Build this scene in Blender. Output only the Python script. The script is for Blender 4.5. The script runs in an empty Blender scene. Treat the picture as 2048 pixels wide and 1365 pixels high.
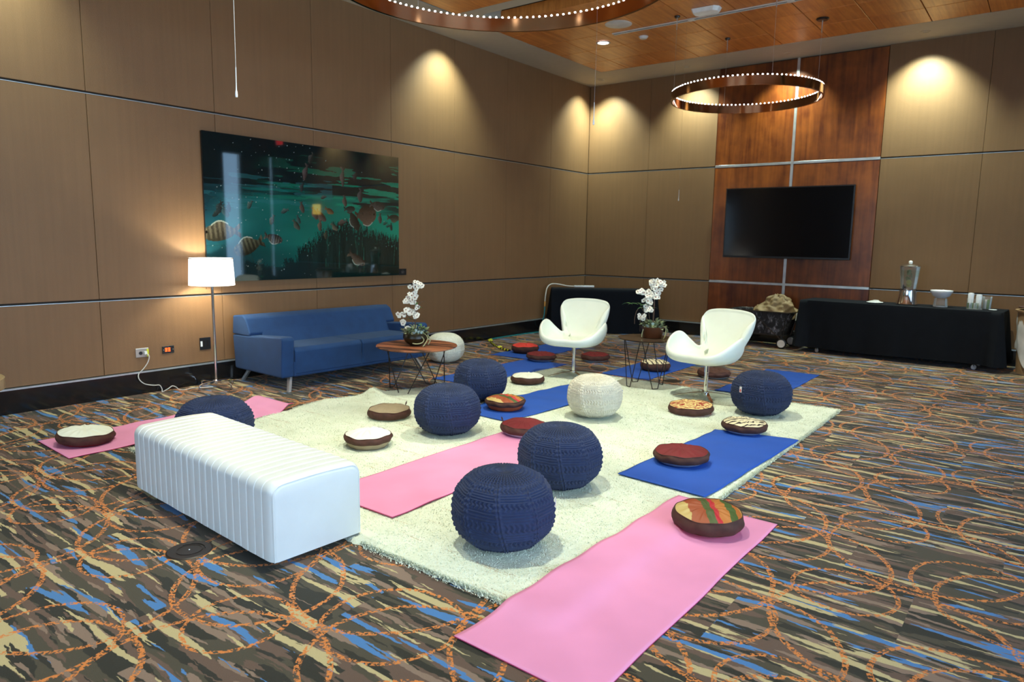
import bpy, math, random
import numpy as np
from mathutils import Matrix, Vector, noise as mn

random.seed(7)
rng = np.random.default_rng(7)
PI = math.pi
scn = bpy.context.scene
COL = scn.collection

# ------------------------------------------------------------------ camera
CAM = Vector((6.834, -11.079, 1.5))
cr, cu, cf = Vector((.792, .611, .015)), Vector((-.098, .102, .99)), Vector((-.603, .785, -.14))
def orthocam(yaw, pitch, roll):
    f = Vector((math.sin(yaw)*math.cos(pitch), math.cos(yaw)*math.cos(pitch), -math.sin(pitch)))
    r = Vector((math.cos(yaw), -math.sin(yaw), 0)); u = r.cross(f)
    r2 = r*math.cos(roll)+u*math.sin(roll); u2 = -r*math.sin(roll)+u*math.cos(roll)
    return Matrix(((r2.x, u2.x, -f.x), (r2.y, u2.y, -f.y), (r2.z, u2.z, -f.z)))
cd = bpy.data.cameras.new('camera'); cam = bpy.data.objects.new('camera', cd); COL.objects.link(cam)
cam.matrix_world = Matrix.Translation(CAM) @ orthocam(-.654742, .14067, .015508).to_4x4()
cd.sensor_width = 36; cd.lens = 1402.3/2048*36; cd.clip_start = .05; cd.clip_end = 200
cd.dof.use_dof = True; cd.dof.focus_distance = 3.9; cd.dof.aperture_fstop = 3.5
scn.camera = cam

# ------------------------------------------------------------------ world, exposure, lights
scn.view_settings.view_transform = 'Standard'; scn.view_settings.look = 'None'
scn.view_settings.gamma = 1; scn.view_settings.use_curve_mapping = False
scn.view_settings.exposure = 0.0
w = bpy.data.worlds.new('sky'); scn.world = w; w.use_nodes = True
w.node_tree.nodes['Background'].inputs[0].default_value = (.40, .68, 1, 1)
w.node_tree.nodes['Background'].inputs[1].default_value = 3.8

ZC = 4.242          # ceiling height
YF_ = -14.5         # front wall, behind the camera
def area_light(name, loc, rot, sx, sy, power, col):
    l = bpy.data.lights.new(name, 'AREA'); l.shape = 'RECTANGLE'; l.size = sx; l.size_y = sy
    l.energy = power; l.color = col
    o = bpy.data.objects.new(name, l); COL.objects.link(o); o.location = loc; o.rotation_euler = rot
    return o
def spot(name, loc, aim, power, col, angle, blend=.6, rad=.05):
    l = bpy.data.lights.new(name, 'SPOT'); l.energy = power; l.color = col
    l.spot_size = math.radians(angle); l.spot_blend = blend; l.shadow_soft_size = rad
    o = bpy.data.objects.new(name, l); COL.objects.link(o); o.location = loc
    o.rotation_euler = (Vector(aim)-Vector(loc)).to_track_quat('-Z', 'Y').to_euler()
    return o
# daylight through the windows of the right-hand wall
for yy, pw in ((-3.9, 18), (-6.4, 40), (-9.0, 80), (-11.6, 80)):  # first panel belongs to the added window that lights the buffet end
    area_light('window_daylight', (10.1, yy, 1.9), (0, math.radians(76), 0), 2.4, 2.0, pw, (.62, .80, 1)).data.spread = math.radians(130)
for xx in (3.6, 6.6):
    area_light('window_daylight', (xx, YF_-.4, 1.9), (math.radians(78), 0, 0), 2.2, 2.4, 26, (.70, .86, 1)).data.spread = math.radians(130)
WARM = (.97, 1, .80)
DOWN = [(1.6, -2.3), (5.7, -2.3), (1.6, -6.2), (3.7, -5.6), (5.7, -6.2), (2.4, -8.7), (4.3, -8.7), (1.6, -12.2), (5.7, -12.2)]  # lamps between the outer columns are added, unseen, to brighten the rug
DPOW = [110, 480, 170, 500, 180, 250, 400, 50, 50]
for (x, y), pw in zip(DOWN, DPOW):
    spot('downlight_beam', (x, y, ZC-.03), (x, y, 0), pw*1.05, WARM, 92, .9, .06)
WASH = [(.42, -.36), (.42, -3.87), (.42, -7.4-1.75+.0), (.44, -.42), (1.99, -.42), (3.5, -.36), (5.23, -.42), (7.2, -.42)]
WAIM = [(-.1, -.36), (-.1, -3.87), (-.1, -9.15), (.44, .1), (1.99, .1), (3.5, .1), (5.23, .1), (7.2, .1)]
for i, ((x, y), (ax, ay)) in enumerate(zip(WASH, WAIM)):
    spot('wall_washer_beam', (x, y, ZC-.02), (ax, ay, ZC-1.5), (215, 260, 230, 250, 260, 320, 400, 240)[i], (.74, .96, .84), 96, 1.0, .03)

# ------------------------------------------------------------------ materials
def nt(name):
    m = bpy.data.materials.new(name); m.use_nodes = True
    return m, m.node_tree, m.node_tree.nodes['Principled BSDF']
def setp(b, **k):
    names = dict(col='Base Color', rough='Roughness', metal='Metallic', spec='Specular IOR Level', trans='Transmission Weight',
                 ior='IOR', coat='Coat Weight', sheen='Sheen Weight', alpha='Alpha', emc='Emission Color', ems='Emission Strength',
                 sss='Subsurface Weight', coatr='Coat Roughness')
    for a, v in k.items():
        if a in ('col', 'emc') and len(v) == 3: v = (*v, 1)
        b.inputs[names[a]].default_value = v
class N:
    """tiny helper for node maths"""
    def __init__(s, t): s.t = t
    def new(s, typ, **k):
        n = s.t.nodes.new(typ)
        for a, v in k.items(): setattr(n, a, v)
        return n
    def lk(s, a, b): s.t.links.new(a, b)
    def _in(s, sock, v):
        if hasattr(v, 'is_output') or isinstance(v, bpy.types.NodeSocket): s.lk(v, sock)
        else: sock.default_value = v
    def m(s, op, a, b=0.0, c=0.0, clamp=False):
        n = s.new('ShaderNodeMath', operation=op, use_clamp=clamp)
        s._in(n.inputs[0], a); s._in(n.inputs[1], b); s._in(n.inputs[2], c); return n.outputs[0]
    def comb(s, x, y, z=0.0):
        n = s.new('ShaderNodeCombineXYZ'); s._in(n.inputs[0], x); s._in(n.inputs[1], y); s._in(n.inputs[2], z); return n.outputs[0]
    def sep(s, v):
        n = s.new('ShaderNodeSeparateXYZ'); s.lk(v, n.inputs[0]); return n.outputs
    def noise(s, v, scale, detail=2, rough=.5, dist=0.0):
        n = s.new('ShaderNodeTexNoise'); s.lk(v, n.inputs['Vector'])
        n.inputs['Scale'].default_value = scale; n.inputs['Detail'].default_value = detail
        n.inputs['Roughness'].default_value = rough; n.inputs['Distortion'].default_value = dist
        return n.outputs[0]
    def ramp(s, f, stops, interp='LINEAR'):
        n = s.new('ShaderNodeValToRGB'); s.lk(f, n.inputs[0]); cr_ = n.color_ramp; cr_.interpolation = interp
        while len(cr_.elements) < len(stops): cr_.elements.new(.5)
        for e, (p_, c) in zip(cr_.elements, stops):
            e.position = p_; e.color = (*c, 1) if len(c) == 3 else c
        return n.outputs[0]
    def mix(s, f, a, b):
        n = s.new('ShaderNodeMix', data_type='RGBA'); s._in(n.inputs[0], f)
        for i, v in ((6, a), (7, b)):
            if isinstance(v, tuple): n.inputs[i].default_value = (*v, 1)
            else: s.lk(v, n.inputs[i])
        return n.outputs[2]
    def bump(s, h, b, strength=.3, dist=.002):
        n = s.new('ShaderNodeBump'); n.inputs['Strength'].default_value = strength; n.inputs['Distance'].default_value = dist
        s.lk(h, n.inputs['Height']); s.lk(n.outputs[0], b.inputs['Normal'])
    def objco(s): return s.new('ShaderNodeTexCoord').outputs['Object']
    def geo(s): return s.new('ShaderNodeNewGeometry').outputs['Position']
    def scale(s, v, sc):
        n = s.new('ShaderNodeMapping'); s.lk(v, n.inputs[0]); n.inputs['Scale'].default_value = sc; return n.outputs[0]

def simple(name, col, rough=.5, metal=0, var=.06, vs=9, bump=0, bs=200, **k):
    m, t, b = nt(name); n = N(t); setp(b, col=col, rough=rough, metal=metal, **k)
    co = n.objco(); f = n.noise(co, vs, 3)
    d = tuple(max(0, c*(1-var*2)) for c in col); u = tuple(c*(1+var*2) for c in col)
    n.lk(n.ramp(f, [(.3, d), (.7, u)]), b.inputs['Base Color'])
    if bump: n.bump(n.noise(co, bs, 2), b, bump, .002)
    return m

def carpet_mat():
    m, t, b = nt('carpet'); n = N(t); setp(b, rough=.65, spec=.15, sheen=.10)
    p = n.geo(); x, y, z = n.sep(p)
    wob = n.noise(p, 2.2, 1); wob2 = n.noise(p, 38, 2)
    # carpet planks, shifted row by row, that each carry a piece of the drawing
    row = n.m('FLOOR', n.m('DIVIDE', y, .455)); xs = n.m('ADD', x, n.m('MULTIPLY', row, .31))
    col = n.m('FLOOR', n.m('DIVIDE', xs, .91))
    wn = n.new('ShaderNodeTexWhiteNoise', noise_dimensions='2D'); n.lk(n.comb(n.m('FLOORED_MODULO', row, 3.0), n.m('FLOORED_MODULO', col, 2.0)), wn.inputs['Vector'])
    off = n.m('MULTIPLY', wn.outputs[0], 37.0)
    ys = n.m('ADD', n.m('ADD', y, n.m('MULTIPLY', wob, .07)), n.m('MULTIPLY', wob2, .016))
    def streak(sx, sy, o, det=2):
        v = n.comb(n.m('ADD', n.m('MULTIPLY', x, sx), n.m('ADD', off, o)), n.m('ADD', n.m('MULTIPLY', ys, sy), off), 0.0)
        return n.noise(v, 1.0, det, .45)
    c = n.mix(n.m('GREATER_THAN', streak(1.5, 9, 3.1, 2), .47), (.020, .018, .008), (.060, .050, .028))
    c = n.mix(n.m('GREATER_THAN', streak(2.0, 14, 41.0, 3), .53), c, (.115, .070, .046))
    c = n.mix(n.m('GREATER_THAN', streak(2.2, 18, 61.7, 3), .585), c, (.22, .15, .105))
    c = n.mix(n.m('GREATER_THAN', streak(1.7, 16, 11.3, 3), .605), c, (.060, .185, .42))
    c = n.mix(n.m('GREATER_THAN', streak(1.8, 19, 23.7, 3), .600), c, (.46, .38, .19))
    c = n.mix(n.m('GREATER_THAN', streak(2.4, 20, 77.7, 3), .615), c, (.020, .018, .009))
    sp = n.noise(p, 62, 3, .65)
    ring_any = None
    T = .91
    for (ox, oy, r, wd) in [(.10, .12, .37, .0115), (.55, .50, .44, .0115), (.32, .78, .21, .010), (.80, .25, .28, .0105)]:
        fx = n.m('MULTIPLY', n.m('SUBTRACT', n.m('FRACT', n.m('DIVIDE', n.m('SUBTRACT', x, ox), T)), .5), T)
        fy = n.m('MULTIPLY', n.m('SUBTRACT', n.m('FRACT', n.m('DIVIDE', n.m('SUBTRACT', y, oy), T)), .5), T)
        d = n.m('SQRT', n.m('ADD', n.m('MULTIPLY', fx, fx), n.m('MULTIPLY', fy, fy)))
        d = n.m('ADD', d, n.m('MULTIPLY', wob, .07))
        k = n.m('LESS_THAN', n.m('ABSOLUTE', n.m('SUBTRACT', d, r+.03)), wd)
        ring_any = k if ring_any is None else n.m('MAXIMUM', ring_any, k)
    k = n.m('MULTIPLY', ring_any, n.m('GREATER_THAN', sp, .495))
    c = n.mix(k, c, (.60, .20, .040))
    g = n.noise(p, 520, 2); br = n.m('ADD', .45, n.m('MULTIPLY', g, 1.1))
    mx = n.new('ShaderNodeMix', data_type='RGBA', blend_type='MULTIPLY'); mx.inputs[0].default_value = 1
    n.lk(c, mx.inputs[6]); n.lk(n.comb(br, br, br), mx.inputs[7]); n.lk(mx.outputs[2], b.inputs['Base Color'])
    n.bump(n.noise(p, 420, 2), b, .5, .003)
    return m

def fabric_mat(name, col):
    m, t, b = nt(name); n = N(t); setp(b, rough=.5, spec=.3)
    co = n.geo(); wv = n.noise(n.scale(co, (1, 1, 1)), 3.0, 3)
    st = n.noise(n.scale(co, (26, 26, .8)), 1.0, 3)
    f = n.m('ADD', n.m('MULTIPLY', wv, .4), n.m('MULTIPLY', st, .6))
    n.lk(n.ramp(f, [(.3, tuple(c*.93 for c in col)), (.7, tuple(c*1.07 for c in col))]), b.inputs['Base Color'])
    h = n.m('ADD', n.noise(n.scale(co, (1, 1, .35)), 260, 2), n.noise(n.scale(co, (.35, .35, 1)), 260, 2))
    n.bump(h, b, .35, .003)
    return m

def wood_mat(name, dark, light, axis=(18, 18, 1.2), rough=.3, spec=.5, figure=.25, rng_=(.34, .66)):
    m, t, b = nt(name); n = N(t); setp(b, rough=rough, spec=spec)
    co = n.objco(); oi = n.new('ShaderNodeObjectInfo')
    v = n.new('ShaderNodeVectorMath', operation='ADD'); n.lk(co, v.inputs[0])
    rv = n.m('MULTIPLY', oi.outputs['Random'], 17.0); n.lk(n.comb(rv, rv, rv), v.inputs[1])
    g = n.noise(n.scale(v.outputs[0], axis), 1.0, 5, .6, .6)
    fg = n.noise(v.outputs[0], 3.2, 3, .6)
    f = n.m('ADD', n.m('MULTIPLY', g, 1-figure), n.m('MULTIPLY', fg, figure))
    f = n.m('ADD', f, n.m('MULTIPLY', n.m('SUBTRACT', oi.outputs['Random'], .5), .10))
    n.lk(n.ramp(f, [(rng_[0], dark), (rng_[1], light)]), b.inputs['Base Color'])
    n.bump(g, b, .05, .001)
    return m

def rug_mat():
    m, t, b = nt('rug_wool'); n = N(t); setp(b, rough=.9, spec=.15)
    p = n.geo(); s = n.noise(n.scale(p, (1.3, 16, 1)), 1.0, 4, .7)
    k = n.m('MULTIPLY', n.m('GREATER_THAN', s, .62), n.m('GREATER_THAN', n.noise(p, 90, 2), .5))
    base = n.ramp(n.noise(p, 5, 3), [(.3, (.71, .765, .61)), (.7, (.80, .85, .705))])
    n.lk(n.mix(n.m('MULTIPLY', k, .55), base, (.42, .31, .17)), b.inputs['Base Color'])
    n.bump(n.noise(p, 130, 3), b, .7, .012)
    return m

def mat_mat(name, col):
    m, t, b = nt(name); n = N(t); setp(b, rough=.6, spec=.3)
    co = n.objco(); w_ = n.new('ShaderNodeTexWave'); n.lk(co, w_.inputs[0]); w_.inputs['Scale'].default_value = 60
    w_.bands_direction = 'Y'
    n.lk(n.ramp(n.noise(co, 3, 2), [(.3, tuple(c*.93 for c in col)), (.7, tuple(c*1.05 for c in col))]), b.inputs['Base Color'])
    n.bump(w_.outputs[0], b, .18, .001)
    return m

def stripe_mat(name, stops, axis=0, width=.36, warp=.01, rough=.55):
    m, t, b = nt(name); n = N(t); setp(b, rough=rough)
    co = n.objco(); s = n.sep(co)[axis]
    s = n.m('ADD', s, n.m('MULTIPLY', n.m('SUBTRACT', n.noise(co, 12, 2), .5), warp*4))
    f = n.m('ADD', n.m('DIVIDE', s, width), .5)
    n.lk(n.ramp(f, stops, 'CONSTANT'), b.inputs['Base Color'])
    n.bump(n.noise(n.scale(co, (40, 300, 40)), 1, 2), b, .25, .002)
    return m

def zebra_mat(name, light, dark, scale=17, thr=.72, dist=2.2):
    m, t, b = nt(name); n = N(t); setp(b, rough=.7)
    co = n.objco(); w_ = n.new('ShaderNodeTexWave'); n.lk(co, w_.inputs[0]); w_.bands_direction = 'Y'
    w_.inputs['Scale'].default_value = scale/2; w_.inputs['Distortion'].default_value = dist; w_.inputs['Detail'].default_value = 2
    w_.inputs['Detail Scale'].default_value = 2.5
    n.lk(n.mix(n.m('GREATER_THAN', w_.outputs[1], thr), light, dark), b.inputs['Base Color'])
    return m

def camo_mat():
    m, t, b = nt('camouflage_cloth'); n = N(t); setp(b, rough=.7)
    co = n.objco(); f = n.noise(n.scale(co, (1, 1, .7)), 14, 4, .65, .8)
    n.lk(n.ramp(f, [(0, (.008, .008, .01)), (.50, (.03, .026, .028)), (.56, (.14, .14, .17)), (.60, (.02, .018, .02)), (.63, (.36, .33, .34))], 'CONSTANT'), b.inputs['Base Color'])
    return m

def glassy(name, col=(1, 1, 1), alpha=.2, rough=.05, tint=(1, 1, 1)):
    m = bpy.data.materials.new(name); m.use_nodes = True; t = m.node_tree; t.nodes.clear(); n = N(t)
    out = n.new('ShaderNodeOutputMaterial'); mx = n.new('ShaderNodeMixShader'); tr = n.new('ShaderNodeBsdfTransparent')
    pr = n.new('ShaderNodeBsdfPrincipled'); setp(pr, col=col, rough=rough, spec=.8)
    fr = n.new('ShaderNodeFresnel'); fr.inputs[0].default_value = 1.45
    tr.inputs[0].default_value = (*tint, 1)
    f = n.m('ADD', fr.outputs[0], alpha, clamp=True)
    n.lk(f, mx.inputs[0]); n.lk(tr.outputs[0], mx.inputs[1]); n.lk(pr.outputs[0], mx.inputs[2]); n.lk(mx.outputs[0], out.inputs[0])
    return m

def emis(name, col, s):
    m, t, b = nt(name); setp(b, col=col, emc=col, ems=s, rough=.6); return m

M = {}
M['carpet'] = carpet_mat()
M['fabric'] = fabric_mat('wall_fabric', (.228, .121, .054))
M['groove'] = simple('panel_groove', (.03, .02, .013), .8)
M['plaster'] = simple('ceiling_plaster', (.46, .39, .29), .8, var=.012, bump=.03)
M['ceil_wood'] = wood_mat('ceiling_maple', (.46, .135, .026), (.74, .28, .062), (22, 1.1, 4), .38, .5, .3)
M['cherry'] = wood_mat('cherry_panel', (.085, .016, .003), (.30, .078, .012), (13, 13, .9), .30, .5, .45)
M['walnut'] = wood_mat('striped_walnut', (.045, .018, .014), (.36, .125, .058), (.9, 13, 1), .35, .5, .08, (.45, .55))
M['stump'] = wood_mat('pale_grained_wood', (.30, .20, .09), (.55, .42, .24), (3, 20, 3), .45)
M['alu'] = simple('brushed_aluminium', (.62, .62, .60), .35, .85)
M['trim'] = simple('pale_metal_strip', (.55, .60, .62), .30, .7)
M['track'] = simple('track_white', (.66, .62, .56), .5)
M['base'] = simple('black_baseboard', (.010, .009, .009), .12, spec=.5)
M['chrome'] = simple('chrome', (.80, .80, .80), .10, 1, var=.01)
M['gunmetal'] = simple('dark_steel', (.05, .04, .035), .35, .8)
M['black_wire'] = simple('black_rod', (.018, .013, .010), .4, .3)
M['rosegold'] = simple('copper_gold_band', (.42, .23, .12), .10, 1, var=.02)
M['bead'] = emis('led_bead', (.95, .98, 1), 11)
M['lampface'] = emis('downlight_lens', (1, .98, .9), 9)
M['sofa'] = simple('blue_wool', (.005, .040, .130), .85, bump=.3, bs=500, sheen=.05)
M['white_leather'] = simple('white_leather', (.73, .76, .745), .38, var=.01, bump=.08, bs=90)
M['white_vinyl'] = simple('white_seat_vinyl', (.80, .84, .73), .36, var=.01)
M['rug'] = rug_mat()
M['pile'] = simple('rug_pile', (.83, .85, .70), .9, var=.05, vs=3, spec=.1)
M['pink'] = mat_mat('pink_foam', (.76, .29, .49))
M['pink_core'] = simple('pink_foam_edge', (.55, .05, .16), .7)
M['blue'] = mat_mat('blue_foam', (.018, .085, .42))
M['navy'] = simple('navy_yarn', (.009, .021, .070), .8, var=.08, vs=40, sheen=.06, bump=.3, bs=600)
M['cream'] = simple('cream_yarn', (.62, .58, .46), .85, var=.05, vs=40, sheen=.1, bump=.3, bs=600)
M['ivory'] = simple('ivory_yarn', (.74, .75, .62), .85, var=.04, vs=40, bump=.3, bs=600)
M['brown'] = simple('brown_canvas', (.070, .024, .015), .8, var=.1, vs=25, bump=.2, bs=400)
M['tan'] = simple('khaki_canvas', (.32, .25, .155), .8, var=.05, bump=.2, bs=400)
M['offwhite'] = simple('off_white_canvas', (.76, .78, .66), .8, var=.02, bump=.2, bs=300)
M['maroon'] = simple('maroon_canvas', (.15, .003, .006), .75, var=.06, bump=.2, bs=400)
M['red'] = simple('bright_red_canvas', (.72, .045, .030), .75, var=.06, bump=.2, bs=400)
M['orange'] = simple('orange_canvas', (.50, .09, .02), .75, var=.06)
M['silver'] = simple('silver_cloth', (.50, .56, .60), .35, .3)
M['black_cloth'] = simple('black_tablecloth', (.005, .0065, .010), .8, var=.05, spec=.15, bump=.1, bs=300)
M['black_plastic'] = simple('black_plastic', (.012, .012, .013), .35)
M['white_plastic'] = simple('white_plastic', (.80, .80, .76), .4)
M['screen'] = simple('television_glass', (.003, .003, .004), .12, spec=.35)
M['shade'] = None
M['camo'] = camo_mat()
M['kraft'] = simple('khaki_sack_cloth', (.26, .17, .075), .6, var=.1, bump=.3, bs=60)
M['liner'] = simple('frosted_liner', (.60, .56, .53), .35, var=.08)
M['bin'] = simple('tan_bin_wood', (.36, .22, .11), .6)
M['pot'] = simple('dark_glazed_pot', (.022, .016, .006), .3, spec=.3)
M['pot_red'] = simple('brown_glazed_pot', (.09, .028, .010), .3)
M['leaf'] = simple('leaf_green', (.045, .14, .045), .45, var=.2, vs=20)
M['sage'] = simple('sage_succulent', (.22, .27, .15), .6, var=.2, vs=30)
M['pale_leaf'] = simple('pale_blue_leaf', (.42, .55, .52), .5)
M['vine'] = simple('pale_vine', (.36, .37, .18), .6)
M['petal'] = simple('white_petal', (.84, .80, .68), .6, var=.03)
M['petal_core'] = simple('blossom_centre', (.25, .06, .03), .6)
M['stem'] = simple('orchid_stem', (.10, .055, .035), .6)
M['yellow'] = simple('warning_yellow', (.72, .70, .03), .5)
M['teal'] = simple('teal_cord', (.005, .22, .24), .45)
M['cordw'] = simple('white_cord', (.70, .66, .58), .4)
M['cordo'] = simple('orange_plug', (.65, .28, .05), .4)
M['lemon'] = simple('lemon_slice', (.60, .58, .07), .4)
M['limeleaf'] = simple('lime_and_mint', (.16, .24, .05), .5)
M['water'] = glassy('lemon_water', (.75, .78, .68), .03, .05, (.93, .95, .86))
M['glass'] = glassy('clear_glass', (.9, .92, .9), .03)
M['smoked'] = glassy('smoked_glass', (.10, .07, .05), .28, .04, (.55, .45, .36))
M['pane'] = glassy('window_pane', (.8, .85, .9), .02)
M['bowl'] = simple('white_ceramic', (.80, .82, .84), .2)
M['floorbox'] = simple('brown_metal_cover', (.028, .020, .017), .45, .3)
M['digit'] = emis('orange_digits', (1, .16, .02), 1.6)
M['exit'] = emis('exit_red', (1, .03, .03), 4)
M['sconce'] = emis('sconce_amber', (1, .72, .12), 3)
M['steel_plate'] = simple('nickel_plate', (.45, .40, .36), .35, .7)
M['tagw'] = simple('white_label', (.80, .76, .74), .6)
M['tagr'] = simple('red_label_print', (.6, .06, .04), .6)
M['rightwall'] = simple('right_wall_paint', (.26, .17, .10), .8)
ms, t_, b_ = nt('lamp_shade_linen')
setp(b_, col=(.95, .92, .82), rough=.8, emc=(1, .96, .85), ems=2.6)
M['shade'] = ms
M['tabtop_edge'] = simple('walnut_edge', (.28, .10, .045), .4)
M['multi'] = stripe_mat('rust_green_stripes', [(0, (.52, .38, .13)), (.20, (.30, .055, .012)), (.40, (.055, .085, .018)), (.52, (.45, .012, .025)), (.60, (.45, .15, .025)), (.74, (.055, .095, .018)), (.87, (.42, .12, .02)), (.95, (.5, .36, .12))])
M['zebra'] = zebra_mat('cream_and_black_stripes', (.72, .64, .42), (.022, .010, .008), 12.5, .80, 1.5)
M['brush'] = zebra_mat('yellow_and_red_strokes', (.72, .56, .22), (.30, .035, .012), 15, .66, 7)
M['art'] = None

# ------------------------------------------------------------------ mesh helpers
class MB:
    def __init__(s): s.v = []; s.f = []; s.mi = []; s.mats = []
    def _m(s, mat):
        if mat not in s.mats: s.mats.append(mat)
        return s.mats.index(mat)
    def add(s, vs, fs, mat=None):
        k = len(s.v); i = s._m(mat); s.v += [tuple(a) for a in vs]; s.f += [tuple(j+k for j in f) for f in fs]; s.mi += [i]*len(fs)
        return s
    def box(s, x0, x1, y0, y1, z0, z1, mat=None):
        vs = [(x, y, z) for z in (z0, z1) for y in (y0, y1) for x in (x0, x1)]
        return s.add(vs, [(0, 2, 3, 1), (4, 5, 7, 6), (0, 1, 5, 4), (2, 6, 7, 3), (0, 4, 6, 2), (1, 3, 7, 5)], mat)
    def tube(s, pts, r, n=8, mat=None, cap=True):
        pts = [Vector(p) for p in pts]; k = len(pts); R = r if isinstance(r, (list, tuple)) else [r]*k
        vs = []; up = None
        for i, p in enumerate(pts):
            d = (pts[min(i+1, k-1)]-pts[max(i-1, 0)]).normalized()
            if up is None: up = Vector((0, 0, 1)) if abs(d.z) < .9 else Vector((1, 0, 0))
            a = d.cross(up).normalized(); b = a.cross(d).normalized(); up = b
            for j in range(n):
                t = 2*PI*j/n; vs.append(p+a*math.cos(t)*R[i]+b*math.sin(t)*R[i])
        fs = [(i*n+j, i*n+(j+1) % n, (i+1)*n+(j+1) % n, (i+1)*n+j) for i in range(k-1) for j in range(n)]
        if cap: fs += [tuple(range(n))[::-1], tuple((k-1)*n+j for j in range(n))]
        return s.add(vs, fs, mat)
    def lathe(s, prof, n=24, c=(0, 0, 0), mat=None, closed=False):
        vs = []; k = len(prof)
        for r, z in prof:
            for j in range(n):
                t = 2*PI*j/n; vs.append((c[0]+max(r, .0001)*math.cos(t), c[1]+max(r, .0001)*math.sin(t), c[2]+z))
        rng_ = range(k if closed else k-1)
        fs = [(i*n+j, i*n+(j+1) % n, ((i+1) % k)*n+(j+1) % n, ((i+1) % k)*n+j) for i in rng_ for j in range(n)]
        if not closed: fs += [tuple(range(n))[::-1], tuple((k-1)*n+j for j in range(n))]
        return s.add(vs, fs, mat)
    def build(s, name, mat=None, parent=None, smooth=False, bevel=0, seg=2, loc=None, rotz=0, sub=0, angle=35):
        me = bpy.data.meshes.new(name); me.from_pydata(s.v, [], s.f)
        mats = [M[x] if isinstance(x, str) else x for x in ([m_ if m_ else mat for m_ in s.mats] or [mat])]
        for x in mats: me.materials.append(x)
        if len(mats) > 1: me.polygons.foreach_set('material_index', s.mi)
        me.validate(); me.update()
        if smooth:
            me.polygons.foreach_set('use_smooth', [True]*len(me.polygons))
            if angle and not sub: me.set_sharp_from_angle(angle=math.radians(angle))
        o = bpy.data.objects.new(name, me); COL.objects.link(o)
        if parent: o.parent = parent
        if loc: o.location = loc
        if rotz: o.rotation_euler = (0, 0, rotz)
        if bevel:
            b = o.modifiers.new('b', 'BEVEL'); b.width = bevel; b.segments = seg; b.limit_method = 'ANGLE'; b.angle_limit = .6; b.harden_normals = True
            me.polygons.foreach_set('use_smooth', [True]*len(me.polygons))
        if sub:
            q = o.modifiers.new('s', 'SUBSURF'); q.levels = sub; q.render_levels = sub
        return o

def tag(o, label=None, cat=None, group=None, kind=None):
    if label: o['label'] = label
    if cat: o['category'] = cat
    if group: o['group'] = group
    if kind: o['kind'] = kind
    return o
def thing(name, label, cat, loc=(0, 0, 0), rz=0, group=None):
    o = bpy.data.objects.new(name, None); COL.objects.link(o); o.location = loc; o.rotation_euler = (0, 0, rz)
    o.empty_display_size = .05
    return tag(o, label, cat, group)
def place_mesh(me, name, parent, loc=(0, 0, 0), rot=(0, 0, 0), scale=(1, 1, 1)):
    o = bpy.data.objects.new(name, me); COL.objects.link(o); o.parent = parent
    o.location = loc; o.rotation_euler = rot; o.scale = scale
    return o
def grid_mesh(name, X, Y, Z, mat, parent=None, smooth=True):
    """mesh from 2-D arrays of vertex positions"""
    h, w_ = X.shape; v = np.stack([X, Y, Z], -1).reshape(-1, 3)
    i = np.arange(h*w_).reshape(h, w_); f = np.stack([i[:-1, :-1], i[:-1, 1:], i[1:, 1:], i[1:, :-1]], -1).reshape(-1, 4)
    me = bpy.data.meshes.new(name)
    me.vertices.add(len(v)); me.vertices.foreach_set('co', v.astype(np.float32).ravel())
    me.loops.add(f.size); me.loops.foreach_set('vertex_index', f.astype(np.int32).ravel())
    me.polygons.add(len(f)); me.polygons.foreach_set('loop_start', (np.arange(len(f))*4).astype(np.int32))
    me.update(calc_edges=True)
    if smooth: me.polygons.foreach_set('use_smooth', np.ones(len(f), bool))
    me.materials.append(M[mat] if isinstance(mat, str) else mat)
    o = bpy.data.objects.new(name, me); COL.objects.link(o)
    if parent: o.parent = parent
    return o

# ================================================================== THE SETTING
XR, YF = 9.7, -14.5
fl = MB().box(-.3, XR+.3, YF-.3, .3, -.1, 0).build('floor', 'carpet'); tag(fl, 'patterned carpet of brown, blue and cream streaks with orange rings', kind='structure')

H1, H2, HB, P = .915, 2.735, .209, 1.19
# left wall: fabric panels on a dark backing
wl = MB().box(-.2, -.03, YF, .2, 0, ZC+.5).build('wall_left', 'groove'); tag(wl, 'long brown fabric panelled wall', kind='structure')
wb = MB().box(-.2, XR+.2, .03, .2, 0, ZC+.5).build('wall_back', 'groove'); tag(wb, 'brown fabric panelled wall with a cherry wood bay', kind='structure')
rows = [(HB+.014, H1-.011), (H1+.011, H2-.011), (H2+.011, ZC)]
def panel_box(x0, x1, y0, y1, z0, z1, mat, parent, name):
    c = Vector(((x0+x1)/2, (y0+y1)/2, (z0+z1)/2))
    return MB().box(x0-c.x, x1-c.x, y0-c.y, y1-c.y, z0-c.z, z1-c.z).build(name, mat, parent, bevel=.003, seg=1, loc=c)
def ledge(name, axis, a, b, z, parent=None):
    """slim metal strip at the foot of a panel joint"""
g = .0015
ys = [0, -1.19]
while ys[-1] > YF: ys.append(max(ys[-1]-P, YF))
for i in range(len(ys)-1):
    for k, (z0, z1) in enumerate(rows):
        panel_box(-.03, -.001, ys[i+1]+g, ys[i]-g-(0 if i else .003), z0, z1, 'fabric', wl, 'fabric_panel')
xs = [0, 1.19, 2.37]
for i in range(2):
    for z0, z1 in rows: panel_box(xs[i]+g, xs[i+1]-g, .001, .03, z0, z1, 'fabric', wb, 'fabric_panel')
xs2 = [4.76, 5.95, 7.14, 8.33, 9.52, XR]
for i in range(5):
    for z0, z1 in rows: panel_box(xs2[i]+g, xs2[i+1]-g, .001, .03, z0, z1, 'fabric', wb, 'fabric_panel')
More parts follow.
